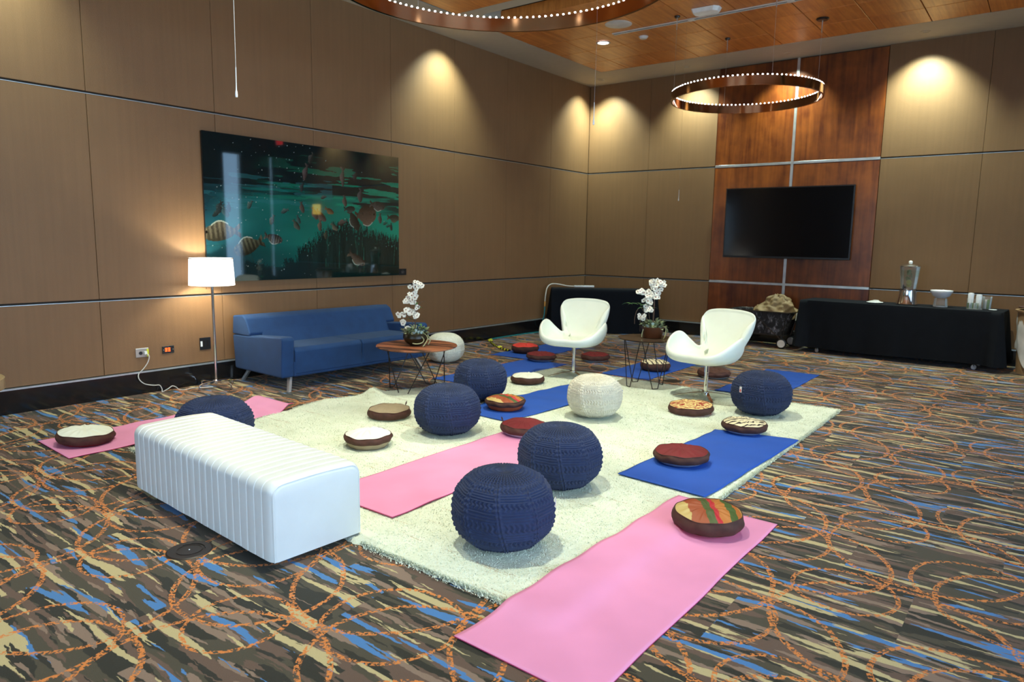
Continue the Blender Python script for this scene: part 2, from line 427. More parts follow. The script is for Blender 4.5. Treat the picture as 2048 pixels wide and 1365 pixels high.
for (x0, x1) in ((2.375, 3.545), (3.585, 4.755)):
    for z0, z1 in ((HB+.014, H1-.02), (H1+.02, H2-.02), (H2+.02, ZC-.015)):
        panel_box(x0, x1, -.004, .03, z0, z1, 'cherry', wb, 'cherry_wood_panel')
# silver strips between the wood panels
o = MB().box(3.545, 3.585, -.009, .03, HB, ZC).build('trim_1', 'alu', bevel=.002); tag(o, 'upright silver strip between the wood panels', kind='structure')
for k, z in enumerate((H1, H2)):
    o = MB().box(2.375, 3.5445, -.008, .03, z-.018, z+.018).box(3.5855, 4.755, -.008, .03, z-.018, z+.018).build('trim_%d' % (2+k), 'alu', bevel=.002)
    tag(o, 'level silver strip across the wood panels, %s' % ('lower' if k == 0 else 'upper'), kind='structure')
# metal ledge strips in the joints of the left wall and the back wall
n_ = 4
for z in (H1, H2):
    o = MB().box(-.03, .000, YF, -.0, z-.011, z-.006).build('trim_%d' % n_, 'trim'); tag(o, kind='structure'); n_ += 1
    o = MB().box(0, 2.37, 0, .03, z-.011, z-.006).box(4.76, XR, 0, .03, z-.011, z-.006).build('trim_%d' % n_, 'trim'); tag(o, kind='structure'); n_ += 1
# baseboards with a pale strip on top
for nm, bx, st in (('left', (-.01, .020, YF, 0), (-.01, .024, YF, 0)), ('back', (0.02, XR, -.02, .01), (0.024, XR, -.024, .01))):
    o = MB().box(*bx, 0, HB-.006).build('baseboard_'+nm, 'base'); tag(o, 'tall glossy black baseboard', kind='structure')
    s_ = MB().box(*st, HB-.006, HB+.008).build('top_strip', 'trim', o)
# right wall with windows, front wall
wr = MB()
wins = [(-1.42, -.92, .35, 3.6), (-.15, -.02, .5, 3.6), (-4.9, -2.9, .7, 3.2), (-7.5, -5.3, .7, 3.2), (-10.1, -7.9, .7, 3.2), (-12.7, -10.5, .7, 3.2)]  # the first wide window is added for more light at the buffet end
edges = sorted(wins)
y = YF
for (a, b, z0, z1) in edges:
    wr.box(XR, XR+.2, y, a, 0, ZC+.5); wr.box(XR, XR+.2, a, b, 0, z0); wr.box(XR, XR+.2, a, b, z1, ZC+.5); y = b
wr.box(XR, XR+.2, y, .2, 0, ZC+.5)
tag(wr.build('wall_right', 'rightwall'), kind='structure')
for i, (a, b, z0, z1) in enumerate(wins):
    f = .03 if b-a > .3 else .008
    m_ = MB(); m_.box(XR+.05, XR+.12, a, a+f, z0, z1); m_.box(XR+.05, XR+.12, b-f, b, z0, z1); m_.box(XR+.05, XR+.12, a, b, z0, z0+f); m_.box(XR+.05, XR+.12, a, b, z1-f, z1)
    if b-a > 1: m_.box(XR+.05, XR+.12, (a+b)/2-.02, (a+b)/2+.02, z0, z1)
    o = m_.build('window_%d' % (i+1), 'alu'); tag(o, kind='structure')
    MB().box(XR+.08, XR+.09, a+f, b-f, z0+f, z1-f).build('pane', 'pane', o)
wf = MB(); fx = 0
for (a, b) in ((2.4, 4.8), (5.4, 7.8)):
    wf.box(fx, a, YF-.2, YF, 0, ZC+.5); wf.box(a, b, YF-.2, YF, 0, .7); wf.box(a, b, YF-.2, YF, 3.2, ZC+.5); fx = b
wf.box(fx, XR, YF-.2, YF, 0, ZC+.5); tag(wf.build('wall_front', 'rightwall'), kind='structure')
for i, (a, b) in enumerate(((2.4, 4.8), (5.4, 7.8))):
    m_ = MB(); z0, z1, f = .7, 3.2, .03; y0, y1 = YF-.12, YF-.05
    m_.box(a, a+f, y0, y1, z0, z1).box(b-f, b, y0, y1, z0, z1).box(a, b, y0, y1, z0, z0+f).box(a, b, y0, y1, z1-f, z1).box((a+b)/2-.02, (a+b)/2+.02, y0, y1, z0, z1)
    o = m_.build('window_%d' % (i+7), 'alu'); tag(o, kind='structure')
    MB().box(a+f, b-f, YF-.09, YF-.08, z0+f, z1-f).build('pane', 'pane', o)

# ceiling: plaster soffits and beams, wood tiles recessed between them
ceil = MB()
SX = .70
ceil.box(-.03, SX, YF, .03, ZC, ZC+.6)                       # soffit along the left wall
ceil.box(SX, XR, -.83, .03, ZC, ZC+.6)                       # soffit along the back wall
ceil.box(SX, XR, -4.36, -4.17, ZC, ZC+.6)                    # cross beam
ceil.box(SX, XR, -9.4, -8.7, ZC, ZC+.6)
ceil.box(9.0, XR, YF, -.83, ZC, ZC+.6)
ceil.box(SX, 1.0, -4.17, -3.80, ZC, ZC+.6)
ceil.box(1.0, 9.0, -4.17, -3.80, ZC+.55, ZC+.6, 'black_plastic')   # the slot's dark top
ceil.box(SX, 9.0, -3.78, -.83, ZC+.30, ZC+.35)
ceil.box(SX, 9.0, -8.7, -4.36, ZC+.30, ZC+.35)
ceil.box(SX, 9.0, YF, -9.4, ZC+.05, ZC+.10)
ceil.box(1.0, 9.0, -3.80, -3.78, ZC+.13, ZC+.55, 'black_plastic')
ceil = ceil.build('ceiling', 'plaster'); tag(ceil, 'beige plaster soffits around warm wood ceiling tiles', kind='structure')
MB().box(1.0, 9.0, -3.815, -3.785, ZC-.005, ZC+.13).build('wood_lip', 'ceil_wood', ceil)
tile = None
def tiles(x0, x1, y0, y1, dx, dy):
    global tile
    gx = [x0]; k = math.floor(x0/dx)+1
    while k*dx < x1-.02: gx.append(k*dx); k += 1
    gx.append(x1)
    gy = [y1]
    while gy[-1]-dy > y0+.05: gy.append(gy[-1]-dy)
    gy.append(y0)
    cache = {}
    for i in range(len(gx)-1):
        for j in range(len(gy)-1):
            sx, sy = gx[i+1]-gx[i], gy[j]-gy[j+1]; key = (round(sx, 2), round(sy, 2))
            c = ((gx[i]+gx[i+1])/2, (gy[j]+gy[j+1])/2, ZC+.012)
            if key not in cache:
                hx, hy = sx/2-.004, sy/2-.004; e = .004
                b = MB(); vs = [(-hx+e, -hy+e, -.012), (hx-e, -hy+e, -.012), (hx-e, hy-e, -.012), (-hx+e, hy-e, -.012), (-hx, -hy, -.008), (hx, -hy, -.008), (hx, hy, -.008), (-hx, hy, -.008), (-hx, -hy, .012), (hx, -hy, .012), (hx, hy, .012), (-hx, hy, .012)]
                b.add(vs, [(3, 2, 1, 0), (0, 1, 5, 4), (1, 2, 6, 5), (2, 3, 7, 6), (3, 0, 4, 7), (4, 5, 9, 8), (5, 6, 10, 9), (6, 7, 11, 10), (7, 4, 8, 11), (8, 9, 10, 11)])
                o = b.build('ceiling_tile', 'ceil_wood', ceil, loc=c); cache[key] = o.data
            else: place_mesh(cache[key], 'ceiling_tile', ceil, c)
tiles(SX+.002, 9.0, -3.783, -.832, .595, .60)
tiles(SX+.032, 9.0, -8.7, -4.362, 1.19, 1.19)
tiles(SX+.002, 9.0, YF, -9.402, 1.19, 1.19)

# linear slot of the ceiling, with its bright edges
t = thing('ceiling_track', 'long white slot diffuser running across the wood ceiling tiles', 'air vent', (1.91, -2.57, ZC-.012))
MB().box(0, 7, -.035, -.018, 0, .012).box(0, 7, .018, .035, 0, .012).build('frame', 'track', t)
MB().box(0, 7, -.016, .016, .006, .012).build('slot', 'groove', t)
for k in range(6): MB().box(1.09+k*1.19-.04, 1.13+k*1.19, -.04, .04, -.003, .012).build('clip', 'track', t)
# things on the ceiling
DLAB = ['small round lit downlight in the wood ceiling near the corner', 'lit ceiling downlight above the buffet side', 'lit ceiling downlight above the blue sofa', 'added unseen ceiling downlight brightening the middle of the rug',
        'lit ceiling downlight on the right of the rug', 'added unseen ceiling downlight brightening the rug by the white bench', 'added unseen ceiling downlight brightening the front of the rug', 'lit ceiling downlight at the front left', 'lit ceiling downlight at the front right']
for (x, y), lb in zip(DOWN, DLAB):
    t = thing('ceiling_downlight', lb, 'ceiling light', (x, y, ZC-.004), group='round ceiling downlights')
    MB().lathe([(.075, 0), (.10, 0), (.10, -.006), (.078, -.008)], 28, closed=True).build('trim_ring', 'plaster', t, True)
    MB().lathe([(0, -.001), (.078, -.001), (.078, .001), (0, .001)], 28).build('lens', 'lampface', t)
WLAB = ['wall washer in the soffit left of the room corner', 'wall washer in the soffit right of the picture', 'wall washer in the soffit at the far left', 'wall washer in the soffit right of the room corner',
        'wall washer in the soffit behind the ring chandelier', 'wall washer in the soffit above the silver strip', 'wall washer in the soffit above the buffet', 'wall washer in the soffit at the far right']
for (x, y), lb in zip(WASH, WLAB):
    t = thing('wall_washer', lb, 'ceiling light', (x, y, ZC-.001), group='soffit wall washers')
    MB().lathe([(.045, 0), (.06, 0), (.06, -.004), (.045, -.004)], 24, closed=True).build('trim_ring', 'plaster', t, True)
t = thing('ceiling_speaker', 'round white speaker grille beside the slot diffuser in the wood ceiling', 'speaker', (2.17, -2.90, ZC))
MB().lathe([(0, -.010), (.15, -.010), (.17, -.004), (.17, 0), (0, 0)], 32).build('grille', 'track', t, True)
t = thing('smoke_detector', 'small round white detector on the wood ceiling between speaker and ring', 'smoke detector', (2.18, -2.24, ZC))
MB().lathe([(0, -.03), (.04, -.03), (.06, -.012), (.065, 0), (0, 0)], 24).build('body', 'track', t, True)
t = thing('ceiling_sensor', 'white square box with clipped corners fixed to the wood ceiling', 'sensor', (3.30, -2.83, ZC-.0), .05)
b = MB(); pr = [(-.15, -.1), (.12, -.1), (.17, -.04), (.17, .05), (.13, .1), (-.13, .1), (-.17, .05), (-.17, -.05)]
b.add([(x, y, 0) for x, y in pr]+[(x*.85, y*.85, -.05) for x, y in pr], [tuple(range(8)), tuple(range(15, 7, -1))]+[(i, 8+i, 8+(i+1) % 8, (i+1) % 8) for i in range(8)])
b.build('housing', 'white_plastic', t, bevel=.006)

# ================================================================== RING CHANDELIERS
def ring(cx, cy, z, R, nb, name, label, mounts, bh=.105):
    t = thing('ring_chandelier', label, 'chandelier', (cx, cy, z))
    MB().lathe([(R-.012, -bh), (R+.012, -bh), (R+.012, 0), (R-.012, 0)], 128, closed=True).build('band', 'rosegold', t, True)
    bm = MB().lathe([(.0, -.008), (.007, -.005), (.0092, 0), (.007, .006), (0, .0085)], 8).build('light_bead', 'bead', t, True)
    for k in range(nb):
        a = 2*PI*k/nb; c = (math.cos(a)*(R-.002), math.sin(a)*(R-.002), .009)
        if k == 0: bm.location = c
        else: place_mesh(bm.data, 'light_bead', t, c)
    for (ang, r_) in mounts:
        x, y = math.cos(ang)*R, math.sin(ang)*R; H = ZC-.001-z
        MB().lathe([(0, H-.022), (r_*.8, H-.022), (r_, H-.008), (r_, H), (0, H)], 20, (x, y, 0)).build('canopy', 'gunmetal', t, True)
        MB().tube([(x, y, -.02), (x, y, H-.02)], .0016, 5).tube([(x, y, H-.16), (x, y, H-.02)], .006, 6).build('hanging_wire', 'alu', t)
    return t
a0 = math.atan2(-.55, -.71)
ring(3.61, -2.24, 3.372, .883, 104, 'r', 'smaller copper-gold ring chandelier with lit beads, before the wood panels', [(a0, .035), (a0-PI/2, .035), (.66, .075), (a0+PI/2, .035)])
ring(3.63, -7.11, 3.385, 1.214, 144, 'r', 'larger copper-gold ring chandelier with lit beads, cut off by the top edge', [(1.26, .035), (1.26+PI/2, .035), (1.26+PI, .035), (1.26-PI/2, .035)])
# the seam clamp on the larger ring

# hanging microphones
for (x, y, z, lb) in [(3.611, -9.104, 2.173, 'thin pale microphone hanging at upper left before the picture wall'),
                      (4.399, -7.084, 2.251, 'thin microphone hanging on a fine wire before the room corner'),
                      (2.924, -2.523, 2.053, 'thin microphone hanging below the smaller ring, left of the television')]:
    t = thing('hanging_microphone', lb, 'microphone', (x, y, z))
    MB().tube([(0, 0, .03), (.001, 0, .06), (.0, .002, .14)], [.0035, .0025, .0022], 8).build('rod', 'white_plastic', t, True)
    MB().lathe([(0, 0), (.0055, .001), (.0065, .014), (.005, .028), (.003, .034), (0, .034)], 10).build('capsule', 'white_plastic', t, True)
    MB().tube([(0, .002, .14), (.004, .002, .5), (-.004, 0, 1.0), (0, 0, ZC-z-.002)], .0006 if y > -9 else .0013, 5).build('wire', 'steel_plate' if y > -9 else 'cordw', t)

# ================================================================== PICTURE ON THE LEFT WALL (flat glossy print)
def art():
    W, Hh = 560, 325; w_m, h_m = 2.635, 1.50
    u = np.linspace(0, 1, W)[None, :].repeat(Hh, 0); v = np.linspace(0, 1, Hh)[:, None].repeat(W, 1)   # v 0 bottom .. 1 top
    r = np.random.default_rng(3)
    def vn(fx, fy, seed):
        rr = np.random.default_rng(seed); gx, gy = int(fx)+3, int(fy)+3; G = rr.random((gy, gx))
        X, Y = u*fx, v*fy; i, j = X.astype(int), Y.astype(int); a, b_ = X-i, Y-j; a = a*a*(3-2*a); b_ = b_*b_*(3-2*b_)
        return (G[j, i]*(1-a)+G[j, i+1]*a)*(1-b_)+(G[j+1, i]*(1-a)+G[j+1, i+1]*a)*b_
    fb = lambda fx, fy, s: (vn(fx, fy, s)+.5*vn(fx*2, fy*2, s+1)+.25*vn(fx*4, fy*4, s+2))/1.75
    left = np.array([.008, .045, .060]); right = np.array([.003, .20, .115]); dark = np.array([.003, .010, .012])
    C = left*(1-u[..., None])+right*u[..., None]
    C *= (.55+.9*fb(4, 5, 5))[..., None]
    def mixto(k, c): 
        nonlocal C
        k = np.clip(k, 0, 1)[..., None]; C = C*(1-k)+np.array(c)*k
    # dark mirrored surface with rippled streaks
    surf = .53+.05*np.sin(u*5)+.03*u
    rip = fb(5, 46, 11); K = (v-surf)/.12+(rip-.5)*5.0*(.3+np.clip(v-surf+.1, 0, .3))
    mixto(K, dark)
    st = (fb(6, 40, 21) > .60)*(v > .55)*(v < .92)*np.clip(u*1.8-.35, 0, 1)*np.clip(1.35-(v-.6)*3.2, 0, 1)
    mixto(st*.8, (.005, .22, .12))
    st2 = (fb(7, 30, 31) > .66)*(v > .5)*(v < .75)*(u < .6)
    mixto(st2*.4, (.02, .12, .13))
    # bright streak band on the right
    # seagrass on the bottom
    for k in range(2300):
        x = r.random(); base = .0; hgt = (.22+.08*math.sin(x*9+1)+.15*(x > .42)*(.8+.3*math.sin(x*13)))*(.6+.5*r.random()); 
        if x < .35: hgt *= .5
        lean = (r.random()-.5)*.05; wv = .0022+.002*r.random(); tt = v/max(hgt, .01)
        i0 = int(max(0, (x-.06)*W)); i1 = int(min(W, (x+.06)*W)); j1 = int(min(Hh, hgt*Hh+1))
        uu = u[:j1, i0:i1]; t_ = tt[:j1, i0:i1]
        msk = np.abs(uu-(x+lean*t_**2)) < wv*(1-t_*.7)
        c = np.array([.004, .016, .013])*(.5+1.4*r.random()) if r.random() < .96 else np.array([.01, .08, .05])
        C[:j1, i0:i1][msk] = c
    mixto(np.clip((.10-v)/.06, 0, 1)*.8, (.004, .014, .012)); mixto(np.clip((.26-v)/.2, 0, 1)*.75*np.clip((.62-u)/.2, 0, 1), (.006, .020, .024))
    # suspended specks
    for k in range(110):
        x, y_ = r.random()*(.5 if r.random() < .75 else 1), r.random(); s_ = .0009+.0011*r.random()
        d = (u-x)**2+((v-y_)*h_m/w_m)**2 < s_**2; C[d] = (.30, .33, .30)
    # fish
    def fish(x, y_, L, ang, c, stripe=False, fat=.42):
        X = (u-x)*w_m; Y = (v-y_)*h_m; ca, sa = math.cos(ang), math.sin(ang); a = (X*ca+Y*sa)/L; b_ = (-X*sa+Y*ca)/L
        prof = fat*.5*np.sqrt(np.clip(1-(a*2.2)**2, 0, 1))*(1-.25*a)
        body = (np.abs(b_) < prof); tail = (a > .36) & (a < .60) & (np.abs(b_) < (a-.33)*.75) & (np.abs(b_) > (a-.52)*.8)
        fin = (a > -.2) & (a < .28) & (b_ > 0) & (b_ < fat*.5+.10*np.sin((a+.2)*6.5)) & (b_ > fat*.3)
        m_ = body | tail | fin
        sh = np.clip(.75+1.1*b_/fat, .35, 1.5); cc = np.array(c)[None, :]*sh[m_][:, None]
        if stripe: cc = cc*np.where(np.sin(a[m_]*48) > .1, 1.0, .45)[:, None]
        cc = cc*(.75+.5*r.random(cc.shape[0]))[:, None]
        C[m_] = cc
        if stripe or L > .22:
            rim = fin & (b_ > fat*.5+.10*np.sin((a+.2)*6.5)-.035)
            C[rim] = np.array([.30, .34, .27])
            e = (a+.34)**2+(b_-.04)**2 < .0012; C[e] = (.002, .002, .002)
    bw = (.075, .055, .042)
    for f in [(.055, .335, .40, .10, (.10, .085, .055), True), (.17, .235, .36, .35, (.085, .08, .045), True), (.30, .30, .22, 2.9, (.10, .09, .07), True),
              (.80, .51, .32, 3.3, (.085, .052, .032), False, .72), (.87, .585, .24, 3.0, (.055, .045, .035)), (.725, .445, .26, 2.1, (.035, .030, .020)),
              (.54, .475, .17, 2.4, bw), (.505, .49, .15, 2.0, bw), (.44, .53, .12, 1.8, bw), (.585, .52, .13, 2.7, (.12, .07, .03)), (.67, .60, .13, 1.7, bw),
              (.76, .65, .16, 1.5, (.06, .05, .045)), (.97, .49, .20, 3.1, (.05, .05, .03)), (.88, .475, .12, 1.6, bw), (.70, .545, .16, 3.2, (.03, .04, .03)),
              (.06, .50, .13, 1.2, (.02, .03, .03)), (.085, .475, .13, 2.0, (.03, .06, .06)), (.045, .46, .10, .6, (.02, .03, .03)), (.10, .505, .1, 1.6, (.02, .03, .03)),
              (.65, .43, .13, .3, bw), (.53, .40, .12, 1.5, (.11, .08, .05)), (.61, .395, .12, 2.4, (.09, .08, .05)), (.41, .40, .13, 2.2, (.06, .07, .05)),
              (.29, .43, .11, 1.2, (.08, .10, .08)), (.35, .50, .1, .4, (.05, .08, .07)), (.42, .44, .1, 1.9, (.04, .07, .06)), (.19, .53, .1, 1, (.05, .08, .07)),
              (.66, .78, .22, 1.55, (.07, .055, .05), False, .22), (.46, .79, .18, 1.3, (.07, .05, .045), False, .3), (.49, .90, .13, 1.1, (.045, .04, .035)), (.73, .80, .12, 1.2, (.035, .03, .03)),
              (.44, .68, .1, 1.3, (.03, .035, .035)), (.55, .62, .08, .3, (.05, .06, .05)), (.95, .41, .1, 1.6, (.03, .04, .03)), (.93, .42, .08, .3, (.02, .09, .06)), (.91, .44, .08, .3, (.02, .09, .06)),
              (.74, .14, .28, 2.6, (.085, .06, .04), False, .35), (.56, .33, .1, 1.5, (.05, .05, .03))]:
        fish(*f)
    mottle = fb(26, 18, 71); up = (v > .66)*(u > .42)
    mixto(up*np.clip((mottle-.55)*3, 0, 1)*.5*(u**1.5), (.012, .055, .030))
    t = thing('underwater_picture', 'wide frameless glossy underwater photograph of fish and seagrass on the left wall', 'picture', (.0, -4.675, 1.045))
    MB().box(.006, .034, -w_m+.003, -.003, .003, h_m-.003).build('panel', 'black_plastic', t)
    o = grid_mesh('print', np.full((Hh, W), .0352), -w_m+u*w_m, v*h_m, 'black_plastic', t, False)
    ca = o.data.color_attributes.new('print_colour', 'FLOAT_COLOR', 'POINT')
    ca.data.foreach_set('color', np.concatenate([C.reshape(-1, 3), np.ones((W*Hh, 1))], 1).astype(np.float32).ravel())
    m, tr, b = nt('glossy_print'); n = N(tr); at = n.new('ShaderNodeVertexColor', layer_name='print_colour'); n.lk(at.outputs[0], b.inputs['Base Color'])
    setp(b, rough=.03, spec=.6, coat=1.0); o.data.materials.clear(); o.data.materials.append(m)
art()
t = thing('caption_plate', 'small black caption plate right of the underwater picture', 'sign', (.0, -4.585, 1.083))
MB().box(0, .010, -.065, .065, -.042, .042).build('plate', 'black_plastic', t, bevel=.001)
b = MB()
for k, (w_, z) in enumerate(((.03, .022), (.05, .008), (.05, 0), (.045, -.008), (.05, -.016))): b.box(.0101, .0104, -w_/2, w_/2, z, z+.002)
b.build('caption_lines', 'steel_plate', t)

# outlets
def seven(b, ch, x, z, w_, h_, t_, xf):
    segs = {'3': 'abcdg', '9': 'abcdfg'}[ch]
    S = dict(a=(0, w_, h_-t_, h_), g=(0, w_, h_/2-t_/2, h_/2+t_/2), d=(0, w_, 0, t_), b=(w_-t_, w_, h_/2, h_), c=(w_-t_, w_, 0, h_/2), f=(0, t_, h_/2, h_))
    for s_ in segs:
        a0, a1, z0, z1 = S[s_]; b.box(xf, xf+.0012, x+a0, x+a1, z+z0, z+z1)
t = thing('power_outlet', 'silver double wall outlet with a white plug and yellow tag, left of the display', 'outlet', (0, -7.985, .392))
MB().box(0, .006, -.060, .060, -.040, .040).build('plate', 'steel_plate', t, bevel=.002)
MB().box(0, .008, -.058, .058, .040, .047).build('top_edge', 'white_plastic', t)
MB().lathe([(0, 0), (.017, 0), (.017, .003), (0, .003)], 16).build('socket', 'black_plastic', t, loc=(.006, -.015, 0)).rotation_euler = (0, PI/2, 0)
MB().box(.006, .030, .012, .038, -.016, .016).build('plug', 'white_plastic', t, bevel=.004)
MB().box(.006, .009, .042, .060, -.038, .036).build('yellow_tag', 'yellow', t)
t = thing('digital_display', 'small black wall plate with orange digits 33', 'display', (0, -7.735, .398))
MB().box(0, .008, -.058, .058, -.036, .036).build('plate', 'black_plastic', t, bevel=.002)
b = MB(); seven(b, '3', -.034, -.018, .022, .036, .007, .008); seven(b, '3', -.004, -.018, .022, .036, .007, .008); b.build('digits', 'digit', t)
for yy in (-.046, .046): MB().box(.008, .009, yy-.003, yy+.003, -.003, .003).build('screw', 'alu', t)
t = thing('switch_plate', 'square black wall plate with two sockets and a white label', 'outlet', (0, -7.352, .418))
MB().box(0, .008, -.058, .058, -.062, .062).build('plate', 'black_plastic', t, bevel=.002)
for yy in (-.016, .022): MB().box(.008, .011, yy-.012, yy+.012, -.034, .034).build('socket', 'gunmetal', t, bevel=.001)
MB().box(.008, .0095, -.052, -.032, -.028, .026).build('white_label', 'white_plastic', t)
# lamp cord
pts = [(.03, -7.955, .385), (.045, -7.94, .36), (.04, -7.955, .30), (.035, -8.00, .24), (.03, -8.04, .20), (.045, -8.045, .15), (.05, -8.00, .10), (.06, -7.92, .075), (.07, -7.87, .07), (.075, -7.85, .03), (.08, -7.85, .004),
       (.10, -7.80, .03), (.10, -7.76, .05), (.10, -7.72, .03), (.11, -7.70, .005), (.16, -7.66, .005), (.13, -7.58, .005), (.18, -7.52, .005), (.24, -7.42, .006)]
def smoothpath(P_, k=5):
    P_ = [Vector(p) for p in P_]; out = []
    for i in range(len(P_)-1):
        a, b, c, d = P_[max(i-1, 0)], P_[i], P_[i+1], P_[min(i+2, len(P_)-1)]
        for j in range(k):
            t = j/k; out.append(.5*((2*b)+(c-a)*t+(2*a-5*b+4*c-d)*t*t+(3*b-a-3*c+d)*t**3))
    return out+[P_[-1]]
tag(MB().tube(smoothpath(pts), .0042, 6).build('lamp_cord', 'cordw', smooth=True), 'white lamp cord looping down from the wall outlet to the carpet', 'cord')

# ================================================================== TELEVISION
t = thing('television', 'large black flat television on the wood panels', 'television', (3.55, -.004, 1.845), 0)
MB().box(-.935, .935, -.095, -.045, -.535, .535).build('case', 'black_plastic', t, bevel=.006)
MB().box(-.918, .918, -.0965, -.0951, -.505, .518).build('screen', 'screen', t)
b = MB(); e = .012
b.box(-.935, .935, -.098, -.0951, .522, .535); b.build('bezel_edge', 'gunmetal', t)
MB().box(-.3, .3, -.045, .0, -.25, .25).build('wall_bracket', 'gunmetal', t)

# exit sign and sconce, seen only as reflections in the picture
t = thing('exit_sign', 'lit red exit sign high on the back wall, far right', 'sign', (9.35, 0, 3.95))
MB().box(-.16, .16, -.05, 0, -.09, .09).build('housing', 'white_plastic', t, bevel=.004)
b = MB()
L = {'E': ['111', '100', '110', '100', '111'], 'X': ['101', '101', '010', '101', '101'], 'I': ['111', '010', '010', '010', '111'], 'T': ['111', '010', '010', '010', '010']}
for k, ch in enumerate('EXIT'):
    for r_, row in enumerate(L[ch]):
        for c_, q in enumerate(row):
            if q == '1': x = -.135+k*.07+c_*.018; z = .05-r_*.022; b.box(x, x+.018, -.053, -.0502, z-.022, z)
b.build('lettering', 'exit', t)
t = thing('wall_sconce', 'amber wall sconce on the back wall, far right', 'wall lamp', (7.85, 0, 2.22))
MB().box(-.10, .10, -.12, -.02, -.12, .12).build('shade', 'sconce', t, bevel=.01)
MB().box(-.05, .05, -.02, 0, -.08, .08).build('back_plate', 'steel_plate', t)

# ================================================================== RUG
RX = [(1.80, -8.92), (1.77, -8.05), (1.66, -7.6), (1.56, -7.05), (1.68, -6.72), (1.70, -6.50), (1.86, -6.1), (1.92, -5.8), (2.16, -5.2), (2.20, -4.8), (2.22, -4.30)]
ry = np.array([p[1] for p in RX]); rx = np.array([p[0] for p in RX])
def rug_left(y): return np.interp(y, ry, rx)
def ridge(x, y):
    """a fold of the rug that stands up under the coffee table"""
    a = np.exp(-(((x-1.72)*.55+(y+6.62)*.83)/.085)**2)*np.exp(-np.clip((x-1.75), 0, 9)**2/.16)
    return .062*a
def rug_top(x, y):
    return .019+ridge(x, y)
t = thing('shag_rug', 'large cream shag rug in the middle of the room under poufs and mats', 'rug')
ny, nx = 240, 190
vv = np.linspace(0, 1, ny)[:, None].repeat(nx, 1); uu = np.linspace(0, 1, nx)[None, :].repeat(ny, 0)
Yr = -8.92+vv*(8.92-4.24); xl = rug_left(Yr); xrr = 5.405+0*Yr
jag = rng.normal(0, .0045, ny)[:, None]; jx = rng.normal(0, .0045, nx)[None, :]
Xr = xl+uu*(xrr-xl)+jag*(np.abs(uu-.5) > .499)
Yr = Yr+jx*((vv < .001)+(vv > .999))+.04*(uu-.5)*(vv > .999)*0
edge = np.minimum(np.minimum(uu*(xrr-xl), (1-uu)*(xrr-xl)), np.minimum(vv, 1-vv)*4.68)
Zr = rug_top(Xr, Yr)*np.clip((edge/.02), 0, 1)**.5*1.0
Zr = np.where(edge <= 0, .001+ridge(Xr, Yr)*.8, Zr)+rng.normal(0, .0012, Xr.shape)
grid_mesh('base', Xr, Yr, Zr, 'rug', t)

MATS = [  # name, colour, corners (far-left, far-right, near-right, near-left), label
    ('pink', [(5.20, -7.31), (5.78, -7.32), (5.77, -9.24), (5.16, -9.23)], 'nearest pink yoga mat, at the front edge of the rug with a striped cushion'),
    ('pink', [(3.54, -6.78), (4.14, -6.78), (4.155, -8.62), (3.55, -8.62)], 'pink yoga mat across the rug beside the white bench end'),
    ('pink', [(1.05, -7.42), (1.68, -7.47), (1.69, -9.27), (1.09, -9.25)], 'pink yoga mat behind the white bench with its far end curling up'),
    ('blue', [(4.80, -5.74), (5.41, -5.60), (5.34, -7.24), (4.73, -7.20)], 'blue yoga mat at the right edge of the rug with red and zebra cushions'),
    ('blue', [(2.92, -4.90), (3.50, -4.88), (3.37, -6.62), (2.78, -6.60)], 'blue yoga mat in the rug centre under the cream pouf'),
    ('blue', [(1.55, -3.86), (2.16, -3.88), (2.14, -5.60), (1.55, -5.62)], 'blue yoga mat behind the navy pouf, partly under the rug'),
    ('blue', [(.98, -2.15), (1.58, -2.15), (1.58, -3.90), (.98, -3.92)], 'blue yoga mat nearest the left wall under the bright red cushion'),
    ('blue', [(2.78, -2.36), (3.38, -2.36), (3.38, -4.09), (2.79, -4.09)], 'blue yoga mat behind the glass side table with a zebra cushion'),
    ('blue', [(4.17, -2.47), (4.77, -2.47), (4.77, -4.13), (4.16, -4.13)], 'blue yoga mat farthest right, behind the navy pouf'),
]
def in_quad(px, py, q, grow=0.0):
    c = np.mean(np.array(q), 0); q = [np.array(p)+(np.array(p)-c)/np.linalg.norm(np.array(p)-c)*grow for p in q]
    m_ = np.ones(px.shape, bool)
    for i in range(4):
        a, b = q[i], q[(i+1) % 4]; m_ &= ((b[0]-a[0])*(py-a[1])-(b[1]-a[1])*(px-a[0])) <= 0
    return m_
NAVY = [(4.801, -8.478, 'nearest navy knitted pouf at the front of the rug', .4), (4.545, -7.597, 'navy knitted pouf just behind the nearest one, hiding a red cushion', 1.1), (3.209, -7.165, 'navy knitted pouf in the middle left of the rug, behind the pink mat', 2.0),
        (2.648, -6.109, 'navy knitted pouf right of the round wooden table', 2.9), (4.88, -4.90, 'navy knitted pouf on the far right corner of the rug', .9), (2.31, -8.57, 'navy knitted pouf half hidden behind the white bench', 1.7)]
POUFS = [(a, b) for a, b, *_ in NAVY]+[(3.786, -5.979)]
